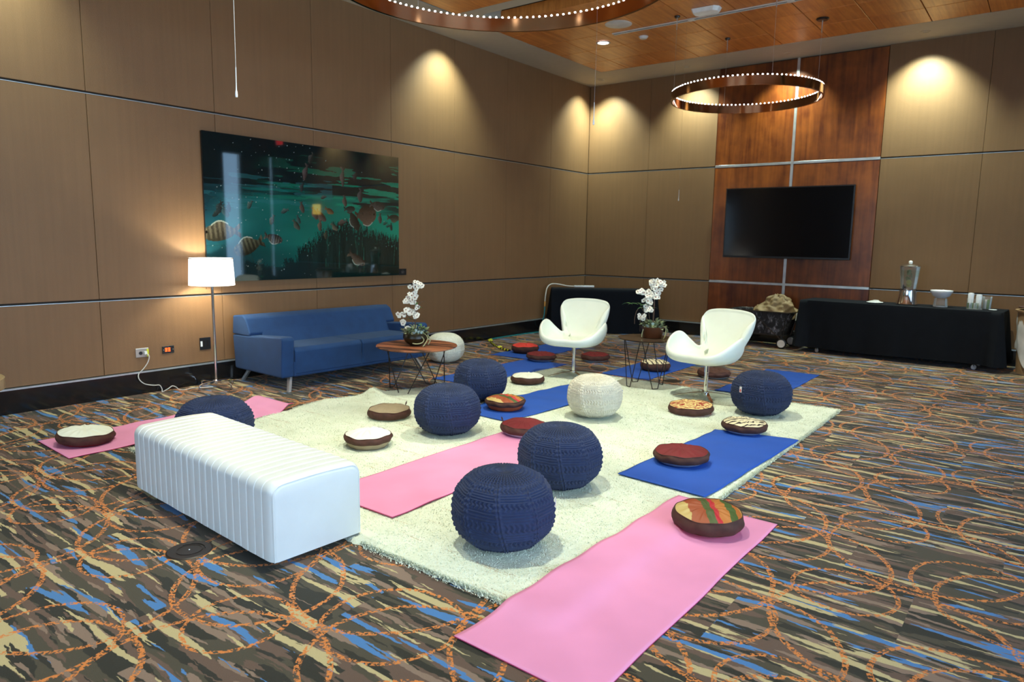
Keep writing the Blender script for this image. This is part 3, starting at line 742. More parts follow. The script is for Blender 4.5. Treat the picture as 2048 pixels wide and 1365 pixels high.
# pile: short wool tufts as tiny blades
K = 230000
px = rng.uniform(1.5, 5.44, K); py = rng.uniform(-8.95, -4.21, K)
edge_n = 42000
ex = np.concatenate([rng.uniform(1.8, 5.40, edge_n//2), np.full(edge_n//3, 5.40), rng.uniform(2.2, 5.4, edge_n//6)]); ey = np.concatenate([np.full(edge_n//2, -8.915), rng.uniform(-8.9, -4.25, edge_n//3), np.full(edge_n//6, -4.245)])
ey2 = rng.uniform(-8.9, -4.25, 9000); ex2 = rug_left(ey2)
px = np.concatenate([px, ex+rng.normal(0, .004, len(ex)), ex2+rng.normal(0, .004, 9000)]); py = np.concatenate([py, ey+rng.normal(0, .004, len(ey)), ey2])
keep = (px > rug_left(py)-.008) & (px < 5.415)
for c, q, lb in MATS[:5]: keep &= ~in_quad(px, py, q, .004)
for a, b in POUFS: keep &= (px-a)**2+(py-b)**2 > .12**2
keep &= ~((px < 4.25) & (py < -8.80) & (px > 2.6))
px, py = px[keep], py[keep]; K = len(px)
an = rng.uniform(0, 2*PI, K); ln = rng.uniform(.004, .013, K); tall = rng.uniform(.003, .011, K); wd = rng.uniform(.0015, .0030, K)
pz = rug_top(px, py)-.002; ed = np.minimum(np.minimum(px-rug_left(py), 5.405-px), np.minimum(py+8.92, -4.24-py)); pz = np.where(ed < .008, rng.uniform(.002, .018, K)+ridge(px, py)*.8, pz)
v0 = np.stack([px-np.sin(an)*wd, py+np.cos(an)*wd, pz], -1); v1 = np.stack([px+np.sin(an)*wd, py-np.cos(an)*wd, pz], -1)
v2 = np.stack([px+np.cos(an)*ln, py+np.sin(an)*ln, pz+tall], -1)
V = np.stack([v0, v1, v2], 1).reshape(-1, 3).astype(np.float32)
me = bpy.data.meshes.new('pile'); me.vertices.add(len(V)); me.vertices.foreach_set('co', V.ravel())
me.loops.add(len(V)); me.loops.foreach_set('vertex_index', np.arange(len(V), dtype=np.int32)); me.polygons.add(K); me.polygons.foreach_set('loop_start', (np.arange(K)*3).astype(np.int32))
me.update(calc_edges=True); me.materials.append(M['rug']); pile = bpy.data.objects.new('pile', me); COL.objects.link(pile); pile.parent = t; pile['kind'] = 'stuff'

# ================================================================== YOGA MATS
def ground(x, y):
    """height of what lies under a mat: rug, its edge, or carpet (soft transitions)"""
    s = lambda d: 1/(1+np.exp(-np.clip(d/.022, -40, 40)))
    ins = s(x-rug_left(y)-.02)*s(5.43-x)*s(y+8.95)*s(-4.21-y)
    return ins*.023
for i, (c, q, lb) in enumerate(MATS):
    q = [np.array(p, float) for p in q]; cx, cy = np.mean([p[0] for p in q]), np.mean([p[1] for p in q])
    n1, n2 = 90, 32; a = np.linspace(0, 1, n1)[:, None]; b = np.linspace(0, 1, n2)[None, :]
    X = (q[0][0]*(1-b)+q[1][0]*b)*(1-a)+(q[3][0]*(1-b)+q[2][0]*b)*a; Y = (q[0][1]*(1-b)+q[1][1]*b)*(1-a)+(q[3][1]*(1-b)+q[2][1]*b)*a
    under = i in (5,)
    Z = np.zeros_like(X) if under else ground(X, Y)
    wv = .0035*np.sin(a*17+i*2+b*.8)**2+.002*np.sin(a*31+i) * (1-b*.5)
    if i == 0: wv = wv*(.4+(1-b))
    X = X+.006*np.sin(a*14+i)*(b-.5)
    Z = Z+.0062+wv*(0 if under else 1)
    if i == 2:   # far end curls up off the carpet
        k = np.clip((.09-a)/.09, 0, 1); Z = Z+.055*np.sin(np.clip(k, 0, 1)*PI*.62)**1.5*(.55+.45*b); Y = Y-.02*k*b
    if i == 3:
        Z = Z+.006*np.exp(-((a-.0)/.03)**2)
    t = thing('yoga_mat', lb, 'yoga mat', (cx, cy, 0), group='%s yoga mats' % c)
    o = grid_mesh('mat_sheet', (X-cx)[::-1], (Y-cy)[::-1], Z[::-1], c, t)
    s_ = o.modifiers.new('solid', 'SOLIDIFY'); s_.thickness = .0048; s_.offset = -1
    if c == 'pink':
        o.data.materials.append(M['pink_core']); s_.material_offset_rim = 1; s_.material_offset = 1

# ================================================================== KNITTED POUFS
def pouf_mesh(matname, seed=0, nu=432, nv=190, coarse=1.0):
    u = np.arange(nu+1)/nu; v = np.linspace(0, 1, nv)
    U, Vv = np.meshgrid(u, v)
    ph = -PI/2+PI*Vv; c, s = np.cos(ph), np.sin(ph)
    R = .25*np.abs(c)**.74; Z = .19*np.sign(s)*np.abs(s)**.86+.19
    Z = np.where(s < 0, np.maximum(Z, 0), Z)
    nseg = 9; us = (U*nseg) % 1.0
    chain = np.minimum(np.abs(us-.075), np.minimum(np.abs(us-.165), np.abs(us-1.075)))
    # vertical knitted chains
    zz = np.sin(Vv*150+seed)
    A = np.exp(-(chain/.030)**2)*(.0050+.0042*zz)
    groove = -np.exp(-((us-.12)/.02)**2)*.003
    # garter rows and eyelet rows between the chains
    band = (Vv*7.2+.35) % 1.0
    garter = np.sin(Vv*2*PI*46)*.0034
    eye = np.sin(Vv*2*PI*30)*.001+np.sin(us*2*PI*7+np.sin(Vv*2*PI*24)*1.2)*.0046
    k = 1/(1+np.exp(-(band-.62)*40)); body = garter*(1-k)+eye*k
    body = body*(chain > .045)+A+groove
    top = np.sin(U*2*PI*58+np.sin(Vv*2*PI*40)*1.3)*.0052*np.clip(R/.12, .15, 1)
    kt = 1/(1+np.exp(-(Vv-.80)*60)); disp = body*(1-kt)+top*kt
    disp = disp*np.clip(R/.04, 0, 1)*coarse
    # outward direction ~ radial + vertical
    nr = c**1.0; nz = s; l = np.sqrt(nr**2+nz**2)+1e-6
    lump = .004*np.sin(U*2*PI*2+seed)*np.cos(Vv*5)+.004*np.cos(us*2*PI)*np.clip(c, 0, 1)
    Rr = R+(disp+lump)*nr/l; Zz = Z+disp*nz/l-.012*np.exp(-(R/.03)**2)*(s > 0)
    Zz = np.where(Vv < .12, np.maximum(Zz, .0), Zz)
    th = U*2*PI+.15*np.cos(Vv*4)
    X, Y = Rr*np.cos(th), Rr*np.sin(th)
    o = grid_mesh('knitted_cover', X, Y, Zz, matname); me_ = o.data; bpy.data.objects.remove(o); return me_
pm = pouf_mesh('navy')
def add_tag(t, ang, z, printed=True):
    r_ = .252; x, y = math.cos(ang)*r_, math.sin(ang)*r_
    o = MB().box(0, .004, -.011, .011, -.025, .025).build('label_tag', 'tagw', t, loc=(x, y, z), rotz=ang)
    MB().box(.004, .0045, -.006, .006, -.020, .004).build('tag_print', 'tagr', o)
for i, (x, y, lb, a) in enumerate(NAVY):
    t = thing('knitted_pouf', lb, 'pouf', (x, y, .020), a, 'navy knitted poufs')
    place_mesh(pm, 'knitted_cover', t)
    to_cam = math.atan2(CAM.y-y, CAM.x-x)
    if i == 4: add_tag(t, to_cam-.72-a, .24)
    if i == 2: add_tag(t, to_cam-1.5-a, .15)
    if i == 0: add_tag(t, to_cam+1.5-a, .22)
t = thing('knitted_pouf', 'cream knitted pouf in the middle of the rug on the blue mat', 'pouf', (3.80, -5.95, .022), .6); place_mesh(pouf_mesh('cream', 2), 'knitted_cover', t, scale=(.945, .945, .94))
t = thing('knitted_pouf', 'ivory knitted pouf beside the sofa arm against the wall', 'pouf', (.90, -4.72, 0), 0); place_mesh(pouf_mesh('ivory', 5, 300, 130, .7), 'knitted_cover', t, scale=(.95, .95, .95))

# ================================================================== MEDITATION CUSHIONS
def cushion(x, y, z, top, bottom, label, r=.175, h=.085, rot=0, tilt=(0, 0), seed=0, loop=None, oval=1.0, band=.62, split=.22):
    t = thing('floor_cushion', label, 'cushion', (x, y, z), rot, 'round floor cushions'); t.rotation_euler = (tilt[0], tilt[1], rot)
    n = 72; rr = random.Random(seed); p1, p2, p3 = rr.random()*6, rr.random()*6, rr.random()*6
    def wob(th, k=1.0): return 1+k*(.012*math.sin(2*th+p1)+.004*math.sin(5*th+p2)+.003*math.sin(11*th+p3))
    def seam(th, base): return base*h*(1+.035*math.sin(3*th+p2)+.03*math.sin(7*th+p1))
    def grid(fn, rows):
        v = []; f = []
        for i in range(rows):
            for j in range(n):
                th = 2*PI*j/n; v.append(fn(i/(rows-1), th))
        for i in range(rows-1):
            for j in range(n): f.append((i*n+j, i*n+(j+1) % n, (i+1)*n+(j+1) % n, (i+1)*n+j))
        return v, f
    R = lambda th: r*wob(th)
    def side(s, th):
        z0, z1 = seam(th, split), seam(th, band+.14); b_ = math.sin(PI*s)*.010+.003*math.sin(9*th+p3+s*3)
        q = R(th)*(.975+.0*s)+b_*1.3; return (q*math.cos(th), q*oval*math.sin(th), z0+(z1-z0)*s)
    def topf(s, th):
        q = R(th)*.975*(1-s); zt = seam(th, band+.14); dome = h*1.05-zt
        zz = zt+dome*math.sin(s*PI/2)**.8+(.0035*math.sin(13*th+p1+s*4)+.003*math.sin(23*th+p3))*math.sin(PI*s)*(1-s)*1.6-.010*math.exp(-((s-1)/.25)**2)
        zz += mn.noise(Vector((q*math.cos(th)*22+seed, q*math.sin(th)*22, 0)))*.006*math.sin(min(1, s*1.4)*PI/2)
        return (q*math.cos(th), q*oval*math.sin(th), zz)
    def botf(s, th):
        q = R(th)*(.80+.175*s)+.002*math.sin(12*th+p1); return (q*math.cos(th), q*oval*math.sin(th), seam(th, split)*s)
    b = MB(); v, f = grid(side, 7); b.add(v, f); b.build('side_band', 'brown', t, True, angle=0)
    b = MB(); v, f = grid(topf, 12); b.add(v, f+[tuple(11*n+j for j in range(n))]); b.build('top_panel', top, t, True, angle=0)
    b = MB(); v, f = grid(botf, 4); b.add(v, f+[tuple(range(n))[::-1]]); b.build('bottom_panel', bottom, t, True, angle=0)
    pts = [Vector(topf(0, 2*PI*j/n))+Vector((0, 0, .001)) for j in range(n)]; pts += [pts[0]]
    MB().tube(pts, .0026, 5, cap=False).build('piping', 'brown', t, True)
    if loop is not None:
        q = R(loop)*1.0; c, s = math.cos(loop), math.sin(loop); zt = seam(loop, band+.14)
        MB().tube([(q*c, q*s, zt), (q*1.04*c, q*1.04*s, zt+.025), (q*1.07*c, q*1.07*s, zt+.035), (q*1.05*c, q*1.05*s, zt+.012)], .004, 5).build('carry_loop', 'brown', t, True)
    return t
ZR, ZM, ZRM = .022, .010, .034
cushion(5.508, -7.625, ZRM-.006, 'multi', 'red', 'nearest floor cushion, with rust, green and pink striped top on the pink mat', .176, .105, .62, (0.03, 0), 1, split=.10)
cushion(4.94, -6.693, ZRM, 'maroon', 'silver', 'floor cushion with plain dark red top near the front of the right blue mat', .180, .095, 0, (0, -.02), 2)
cushion(4.998, -5.63, ZRM, 'zebra', 'silver', 'floor cushion with black and cream zebra top on the right blue mat', .168, .095, .85, (0, 0), 3)
cushion(4.39, -5.263, ZR, 'brush', 'red', 'floor cushion with yellow top and red strokes, before the right white chair', .188, .09, .5, (.03, -.04), 4, split=.12)
cushion(3.08, -6.275, ZRM, 'multi', 'orange', 'striped red, green and orange floor cushion on the centre blue mat', .172, .11, 1.35, (0, 0), 5, split=.36)
cushion(2.515, -5.169, ZR, 'offwhite', 'brown', 'white-topped floor cushion behind the navy poufs, near the left chair', .172, .095, 0, (0, 0), 6, split=.15)
cushion(3.70, -6.83, ZRM, 'maroon', 'silver', 'red-topped floor cushion mostly hidden behind a navy pouf on pink mat', .172, .10, 0, (0, 0), 7, loop=3.45)
cushion(2.511, -7.13, ZR, 'tan', 'offwhite', 'khaki-topped floor cushion with a small loop, below the wooden table', .172, .095, 0, (.02, 0), 8, loop=1.45, split=.12)
cushion(3.013, -7.795, ZR, 'offwhite', 'tan', 'white floor cushion with brown band beside the bench end on the rug', .168, .115, .3, (0, 0), 9, split=.36)
cushion(1.373, -9.042, ZM, 'offwhite', 'maroon', 'white-topped floor cushion on the pink mat at far left', .182, .105, .2, (-.05, .05), 10, split=.2)
cushion(1.223, -3.474, ZM, 'red', 'brown', 'bright red floor cushion on the far left blue mat', .180, .12, 0, (.0, 0), 11, split=.2)
cushion(1.746, -3.835, ZM, 'maroon', 'silver', 'dark red floor cushion left of the left white chair', .186, .10, .4, (.0, .02), 12)
cushion(2.267, -3.37, .002, 'maroon', 'silver', 'dark red floor cushion on the carpet behind the left white chair', .178, .105, 1, (0, 0), 13)
cushion(3.169, -3.488, ZM, 'zebra', 'brown', 'zebra-topped floor cushion seen behind the glass side table', .168, .12, 2.4, (0, 0), 14, split=.15)
cushion(3.86, -3.40, .002, 'brown', 'silver', 'all-brown floor cushion behind the stem of the right white chair', .180, .10, 1, (0, 0), 15)

# ================================================================== WHITE BENCH
t = thing('upholstered_bench', 'long white leather bench with upright channels, at the left front of the rug', 'bench', (4.156, -9.345, 0), math.radians(-3.0)+PI)
# local: x runs along the length (0 at the near end), y depth (negative = towards the rug)
def bench():
    L_, D_, z0, z1, r_ = 1.515, .50, .032, .405, .055
    prof = []      # cross-section across the depth (y, z)
    prof += [(0, z0), (0, z1-r_)]+[(-(r_-r_*math.cos(a)), z1-r_+r_*math.sin(a)) for a in np.linspace(0, PI/2, 8)[1:]]
    prof += [(-r_-(D_-2*r_)*k/8, z1+.006*math.sin(PI*k/8)) for k in range(1, 8)]
    prof += [(-(D_-r_)-r_*math.sin(a), z1-r_+r_*math.cos(a)) for a in np.linspace(0, PI/2, 8)]+[(-D_, z0)]
    # subdivide the long straights
    seams = [.085+i*.0668 for i in range(21)]
    xs_ = [0, .004, .012, .026, .045]
    for i, s_ in enumerate(seams):
        xs_ += [s_-.016, s_-.009, s_-.005, s_-.003, s_-.0015, s_, s_+.0015, s_+.003, s_+.005, s_+.009, s_+.016]
        xs_ += [s_+.033]
    xs_ = sorted(x for x in xs_ if x < L_-.05)+[L_-.045, L_-.026, L_-.012, L_-.004, L_]
    ny_ = len(prof); vs = []; rr = random.Random(4)
    for x in xs_:
        e0 = min(x, L_-x); ins = .028*(1-math.sqrt(max(0, 1-(1-min(e0/.045, 1))**2)))
        dp = min(abs(x-s_) for s_ in seams); ch = -.0042*math.exp(-(dp/.007)**2)+.0062*math.exp(-(dp/.0022)**2)
        for j, (y, z) in enumerate(prof):
            cy = -D_/2; ny0 = (y-cy)/(D_/2); nz0 = (z-z0)/(z1-z0)
            wy, wz = abs(ny0)**10*(1 if y-cy > 0 else -1), max(0, nz0)**14
            yy = cy+(y-cy)*(1-ins/(D_/2)); zz = z-ins*nz0
            wr = .003*mn.noise(Vector((x*9, y*9+z*14, 2.2)))+(.0035*mn.noise(Vector((x*34, y*20, z*34))) if (abs(ny0) > .9 and .25 < z < .38) else 0)
            d = ch*.8+wr
            vs.append((x, yy+wy*d, zz+wz*(ch*.8+wr*.5)))
    fs = [(i*ny_+j, i*ny_+j+1, (i+1)*ny_+j+1, (i+1)*ny_+j) for i in range(len(xs_)-1) for j in range(ny_-1)]
    k = (len(xs_)-1)*ny_
    fs += [tuple(range(ny_))[::-1], tuple(k+j for j in range(ny_))]
    b = MB(); b.add(vs, fs); b.build('channelled_cover', 'white_leather', t, True, angle=50)
    # stitched piping along the corner of each end, and base board
    for x0, nm in ((.006, 'n'), (L_-.006, 'f')):
        pts = [(x0, -D_/2+(y+D_/2)*(1-.013/(D_/2)), z-.013*(z-z0)/(z1-z0)) for y, z in prof]
        MB().tube(pts, .0035, 6).build('corner_piping', 'white_leather', t, True)
    MB().box(.02, L_-.02, -D_+.02, -.02, .02, .034).build('base_board', 'black_plastic', t)
    for a in (.08, L_-.08):
        for b_ in (-.08, -D_+.08): MB().lathe([(0, 0), (.018, 0), (.022, .021), (0, .021)], 12, (a, b_, 0)).build('foot', 'black_plastic', t)
bench()
for o in list(t.children):
    if o.name.startswith('foot'): pass
t2 = thing('floor_box', 'round dark metal floor box cover in front of the white bench', 'floor outlet', (3.66, -9.475, 0), .5)
MB().lathe([(0, .004), (.088, .004), (.098, .005), (.105, .001), (.105, 0), (0, 0)], 40).build('cover', 'floorbox', t2, True)
MB().lathe([(.055, .004), (.060, .004), (.060, .0065), (.055, .0065)], 36, closed=True).build('ring_ridge', 'floorbox', t2, True)
MB().tube([(math.cos(a)*.07, math.sin(a)*.07, .006) for a in np.linspace(.5, 2.6, 12)], .002, 5).build('lift_groove', 'black_plastic', t2)
MB().lathe([(0, .004), (.004, .004), (.003, .007), (0, .007)], 10).build('screw', 'alu', t2)
t2 = thing('floor_box', 'round dark floor box cover on the carpet behind the right chair', 'floor outlet', (3.60, -3.95, 0))
MB().lathe([(0, .004), (.09, .004), (.10, .001), (.10, 0), (0, 0)], 32).build('cover', 'floorbox', t2, True)

# ================================================================== SOFA
t = thing('sofa', 'dark blue two-seat sofa with splayed metal legs below the underwater picture', 'sofa', (.10, -6.12, 0), -.035)
def slab(poly, y0, y1, name, bev, mat='sofa', parent=t, sub=0):
    """polygon in x-z extruded along y"""
    n = len(poly); b = MB(); vs = [(x, y0, z) for x, z in poly]+[(x, y1, z) for x, z in poly]
    b.add(vs, [tuple(range(n)), tuple(range(2*n-1, n-1, -1))]+[(i, n+i, n+(i+1) % n, (i+1) % n) for i in range(n)])
    return b.build(name, mat, parent, bevel=bev, seg=5, smooth=True, angle=0)
HL = .965
slab([(.06, .14), (.92, .14), (.92, .30), (.06, .30)], -HL+.13, HL-.13, 'base', .02)
slab([(.0, .50), (.02, .695), (.20, .71), (.265, .68), (.345, .53), (.33, .50)], -HL, HL, 'headrest', .05)
slab([(.04, .14), (.0, .51), (.10, .60), (.305, .60), (.435, .38), (.40, .14)], -HL+.135, HL-.135, 'backrest', .02)
for s in (-1, 1):
    y0, y1 = (s*HL, s*(HL-.14)) if s < 0 else (HL-.14, HL)
    slab([(.03, .14), (.0, .495), (.28, .505), (.90, .545), (.93, .52), (.905, .14)], y0, y1, 'armrest', .05)
for a, b_ in ((-HL+.142, -.003), (.003, HL-.142)):
    slab([(.30, .29), (.30, .42), (.90, .435), (.93, .40), (.925, .17), (.90, .16), (.88, .29)], a, b_, 'seat_cushion', .045)
for s in (-1, 1):
    for (x, dx) in ((.84, .07), (.12, -.07)):
        yb = s*(HL-.13); b = MB()
        h0 = .014
        vs = []
        for (zz, k) in ((.145, 0), (0, 1)):
            cx, cy = x+dx*k, yb+s*.06*k; w_ = .026 if k == 0 else .019
            vs += [(cx-w_, cy-h0, zz), (cx+w_, cy-h0, zz), (cx+w_, cy+h0, zz), (cx-w_, cy+h0, zz)]
        b.add(vs, [(0, 1, 2, 3), (7, 6, 5, 4), (0, 4, 5, 1), (1, 5, 6, 2), (2, 6, 7, 3), (3, 7, 4, 0)]); b.build('leg', 'alu', t, bevel=.002)

# ================================================================== SWAN-SHAPED CHAIRS
def swan(x, y, rz, label):
    t = thing('swivel_chair', label, 'chair', (x, y, .021), rz, 'white swivel lounge chairs')
    half = [(0, -.300, .415), (.16, -.305, .418), (.270, -.255, .455), (.330, -.15, .530), (.345, -.04, .578), (.325, .045, .575), (.270, .105, .500), (.205, .145, .438), (.165, .195, .475), (.188, .25, .575), (.248, .30, .680), (.285, .335, .735), (.248, .36, .785), (.13, .372, .808), (0, .373, .812)]
    pts = half+[(-a, b, c) for a, b, c in half[-2:0:-1]]
    P_ = [Vector(p) for p in pts]; n = len(P_); E = []
    for i in range(n):
        a, b, c, d = P_[i-1], P_[i], P_[(i+1) % n], P_[(i+2) % n]
        for j in range(3):
            q = j/3; E.append(.5*((2*b)+(c-a)*q+(2*a-5*b+4*c-d)*q*q+(3*b-a-3*c+d)*q**3))
    nE = len(E); rows = 9; vs = []
    for i in range(1, rows+1):
        s = i/rows
        for e in E:
            wb_ = min(1, max(0, (e.y-.12)/.12)); wb_ = wb_*wb_*(3-2*wb_)
            f = Vector((e.x*.52, e.y*.34, .392))
            P1a = Vector((e.x*.80, e.y*.78, .386)); P2a = Vector((e.x*.99, e.y*.97, .392+.30*(e.z-.392)))
            P1b = Vector((e.x*.62, .185, .384)); P2b = Vector((e.x*.74, .235, .46))
            P1, P2 = P1a.lerp(P1b, wb_), P2a.lerp(P2b, wb_)
            s = min((i-1)/(rows-2.2), 1) if i < rows else 1
            q = f*(1-s)**3+P1*3*s*(1-s)**2+P2*3*s*s*(1-s)+e*s**3
            vs.append(q)
    fs = [(i*nE+j, i*nE+(j+1) % nE, (i+1)*nE+(j+1) % nE, (i+1)*nE+j) for i in range(rows-1) for j in range(nE)]
    k = len(vs); vs.append(Vector((0, 0, .392))); fs += [(k, (j+1) % nE, j) for j in range(nE)]
    b = MB(); b.add(vs, fs); o = b.build('seat_shell', 'white_vinyl', t, True, angle=0)
    so = o.modifiers.new('so', 'SOLIDIFY'); so.thickness = .042; so.offset = 1; so.use_even_offset = False
    su = o.modifiers.new('su', 'SUBSURF'); su.levels = 2; su.render_levels = 2
    MB().lathe([(0, .03), (.030, .03), (.030, .05), (.019, .06), (.019, .24), (.024, .245), (.024, .34), (.05, .352), (0, .352)], 24).build('stem', 'chrome', t, True)
    for k in range(4):
        a = PI/4+k*PI/2; c, s = math.cos(a), math.sin(a); b = MB(); prf = []
        for q in np.linspace(0, 1, 7):
            d = .02+q*.29; w_ = .020-.009*q; zt = .048-.040*q**1.6; zb = max(.002, zt-.016+.008*q)
            for (yy, zz) in ((-w_, zb), (w_, zb), (w_, zt), (-w_, zt)): prf.append((d*c-yy*s, d*s+yy*c, zz))
        f = [(i*4+j, i*4+(j+1) % 4, i*4+4+(j+1) % 4, i*4+4+j) for i in range(6) for j in range(4)]+[(0, 1, 2, 3), (27, 26, 25, 24)]
        b.add(prf, f); b.build('base_arm', 'chrome', t, True)
    return t
def face(x, y, off):   # rotation that turns local -y towards the camera, then off degrees
    d = math.atan2(CAM.y-y, CAM.x-x); return d+PI/2+math.radians(off)
swan(2.66, -4.50, face(2.66, -4.5, -20), 'left of two white shell swivel chairs, beside the red cushions')
swan(4.235, -4.56, face(4.2, -4.56, -33), 'right of two white shell swivel chairs, behind the yellow cushion')

# ================================================================== ROUND TABLES WITH WIRE BASES
def wire_table(x, y, z, h, R, rt, rb, rot, name, label, top, thick=.022):
    t = thing(name, label, 'table', (x, y, z), rot)
    if top == 'walnut':
        MB().lathe([(0, h-thick), (R*.93, h-thick), (R*.985, h-thick*.6), (R, h-thick*.25), (R-.003, h), (0, h)], 72).build('table_top', 'walnut', t, True)
    else:
        MB().lathe([(0, h-.009), (R-.002, h-.009), (R, h-.005), (R-.002, h), (0, h)], 64).build('glass_top', 'smoked', t, True)
        for k in range(8):
            a = k*PI/4; MB().lathe([(0, 0), (.011, 0), (.011, .004), (0, .004)], 12, (rt*math.cos(a), rt*math.sin(a), h-.013)).build('glass_pad', 'chrome', t)
    zt = h-(thick if top == 'walnut' else .0135); r_ = .0052
    MB().tube([(rt*math.cos(a), rt*math.sin(a), zt-r_) for a in np.linspace(0, 2*PI, 41)], r_, 6, cap=False).build('top_ring', 'black_wire', t, True)
    for k in range(4):
        a = k*PI/2; da = math.radians(52 if top == 'walnut' else 42); eb = math.radians(9)
        for s in (-1, 1):
            MB().tube([(rt*math.cos(a+s*da), rt*math.sin(a+s*da), zt-r_), (rb*math.cos(a+s*eb), rb*math.sin(a+s*eb), .003)], r_, 6).build('leg_rod', 'black_wire', t, True)
        MB().tube([(rb*math.cos(a-eb), rb*math.sin(a-eb), .004), (rb*math.cos(a+eb), rb*math.sin(a+eb), .004)], .004, 6).build('foot_bar', 'black_wire', t)
    return t
wire_table(1.84, -6.14, .004, .455, .405, .30, .29, .30, 'coffee_table', 'round striped walnut coffee table on black wire legs before the sofa', 'walnut')
wire_table(3.535, -4.475, .021, .51, .30, .235, .20, -.55, 'side_table', 'round smoked glass side table on black wire legs between the white chairs', 'glass')

# ================================================================== FLOOR LAMP
t = thing('floor_lamp', 'chrome floor lamp with lit white drum shade left of the sofa', 'floor lamp', (.27, -7.40, 0))
MB().tube([(0, 0, .06), (0, 0, 1.30)], .014, 14).lathe([(0, .045), (.028, .045), (.028, .075), (.014, .085), (0, .085)], 20).build('pole', 'chrome', t, True)
for k in range(4):
    a = math.radians(12)+k*PI/2; c, s = math.cos(a), math.sin(a)
    b = MB().tube([(0, 0, .066), (.17*c, .17*s, .062), (.205*c, .205*s, .048)], [.012, .010, .011], 8).lathe([(0, 0), (.011, .004), (.013, .014), (.008, .024), (.006, .040), (0, .05)], 12, (.205*c, .205*s, 0)); b.build('base_leg', 'chrome', t, True)
MB().lathe([(.210, 1.032), (.213, 1.032), (.200, 1.296), (.197, 1.296)], 48, closed=True).build('lamp_shade', 'shade', t, True)
MB().lathe([(.204, 1.290), (.2075, 1.290), (.2065, 1.298), (.203, 1.298)], 48, closed=True).build('shade_rim', 'steel_plate', t, True)
MB().tube([(-.2, 0, 1.285), (.2, 0, 1.285)], .002, 5).tube([(0, -.2, 1.285), (0, .2, 1.285)], .002, 5).build('shade_spider', 'chrome', t)
MB().tube([(0, -.06, 1.06), (0, -.06, .995)], .002, 5).build('pull_chain', 'chrome', t)
l = bpy.data.lights.new('floor_lamp_bulb', 'POINT'); l.energy = 34; l.color = (.97, .97, .80); l.shadow_soft_size = .04
o = bpy.data.objects.new('floor_lamp_bulb', l); COL.objects.link(o); o.location = (.27, -7.40, 1.17)

# ================================================================== CLOTHED TABLES
def clothed(x, y, rz, w_, d_, h_, zb, seedv, tname, tlabel, clabel, casters, group):
    t = thing(tname, tlabel, 'table', (x, y, 0), rz, group)
    MB().box(-w_/2+.01, w_/2-.01, -d_/2+.01, d_/2-.01, h_-.035, h_-.006).build('table_top', 'black_plastic', t, bevel=.004)
    zl = .065 if casters else .0
    for sx in (-1, 1):
        for sy in (-1, 1):
            a, b_ = sx*(w_/2-.25), sy*(d_/2-.10)
            MB().box(a-.016, a+.016, b_-.016, b_+.016, zl, h_-.035).build('leg', 'gunmetal', t)
            if casters:
                o = MB().lathe([(0, -.012), (.022, -.012), (.030, -.008), (.030, .008), (.022, .012), (0, .012)], 18).build('caster', 'tagw', t, True, loc=(a, b_-.01, .031)); o.rotation_euler = (PI/2, 0, .6*sx)
                MB().box(-.004, .004, -.02, .02, .0, .035).build('caster_fork', 'black_plastic', t, loc=(a, b_-.01, .045))
    n = 300; rr = random.Random(seedv); ph = [rr.random()*6 for _ in range(4)]
    per = []
    seg = [(-w_/2, -d_/2, w_/2, -d_/2), (w_/2, -d_/2, w_/2, d_/2), (w_/2, d_/2, -w_/2, d_/2), (-w_/2, d_/2, -w_/2, -d_/2)]
    tot = 2*(w_+d_)
    for (x0, y0, x1, y1) in seg:
        L_ = math.hypot(x1-x0, y1-y0); k = int(n*L_/tot)
        for j in range(k):
            q = j/k; per.append((x0+(x1-x0)*q, y0+(y1-y0)*q, (y1-y0)/L_, -(x1-x0)/L_, min(q, 1-q)*L_))
    m_ = len(per); rows = 16; vs = []
    for i in range(rows):
        s = i/(rows-1)
        for j, (a, b_, nx_, ny_, dc) in enumerate(per):
            arc = j/m_*tot
            fold = (math.sin(arc*11+ph[0])*.012+math.sin(arc*23+ph[1]+s)*.006)*s**1.3
            corner = math.exp(-(dc/.10)**2)*.075*s+math.exp(-((dc-.16)/.05)**2)*(-.02)*s
            if ny_ > .5: fold = min(fold, .004); corner *= .2
            o_ = .006+.014*s+fold+corner
            z = h_-(h_-zb)*s - (0.004 if i == 0 else 0)
            z += (.010*math.sin(arc*3+ph[2]) if i == rows-1 else 0)
            vs.append((a+nx_*o_*(1 if i else .3), b_+ny_*o_*(1 if i else .3), z))
    fs = [(i*m_+j, (i+1)*m_+j, (i+1)*m_+(j+1) % m_, i*m_+(j+1) % m_) for i in range(rows-1) for j in range(m_)]
    # top: inner ring + cap
    k = len(vs)
    for (a, b_, nx_, ny_, dc) in per: vs.append((a*.992, b_*.97, h_))
    fs += [(j, (j+1) % m_, k+(j+1) % m_, k+j) for j in range(m_)]+[tuple(k+j for j in range(m_))[::-1]]
    b = MB(); b.add(vs, [f[::-1] for f in fs])
    o = b.build('tablecloth', 'black_cloth', smooth=True, loc=(x, y, 0), rotz=rz, angle=60); tag(o, clabel, 'tablecloth', 'black tablecloths')
    return t
clothed(5.21, -.40, -.06, 2.40, .60, .745, .075, 3, 'buffet_table', 'long folding buffet table on casters under a black cloth', 'black cloth on the long buffet table with water dispenser', True, 'cloth covered tables')
RZ2 = math.atan2(1.08, 1.50)
clothed(.855, -.79, RZ2, 1.74, .32, .745, .02, 9, 'corner_table', 'folding table set across the room corner under a black cloth', 'black cloth on the table set across the room corner', False, 'cloth covered tables')

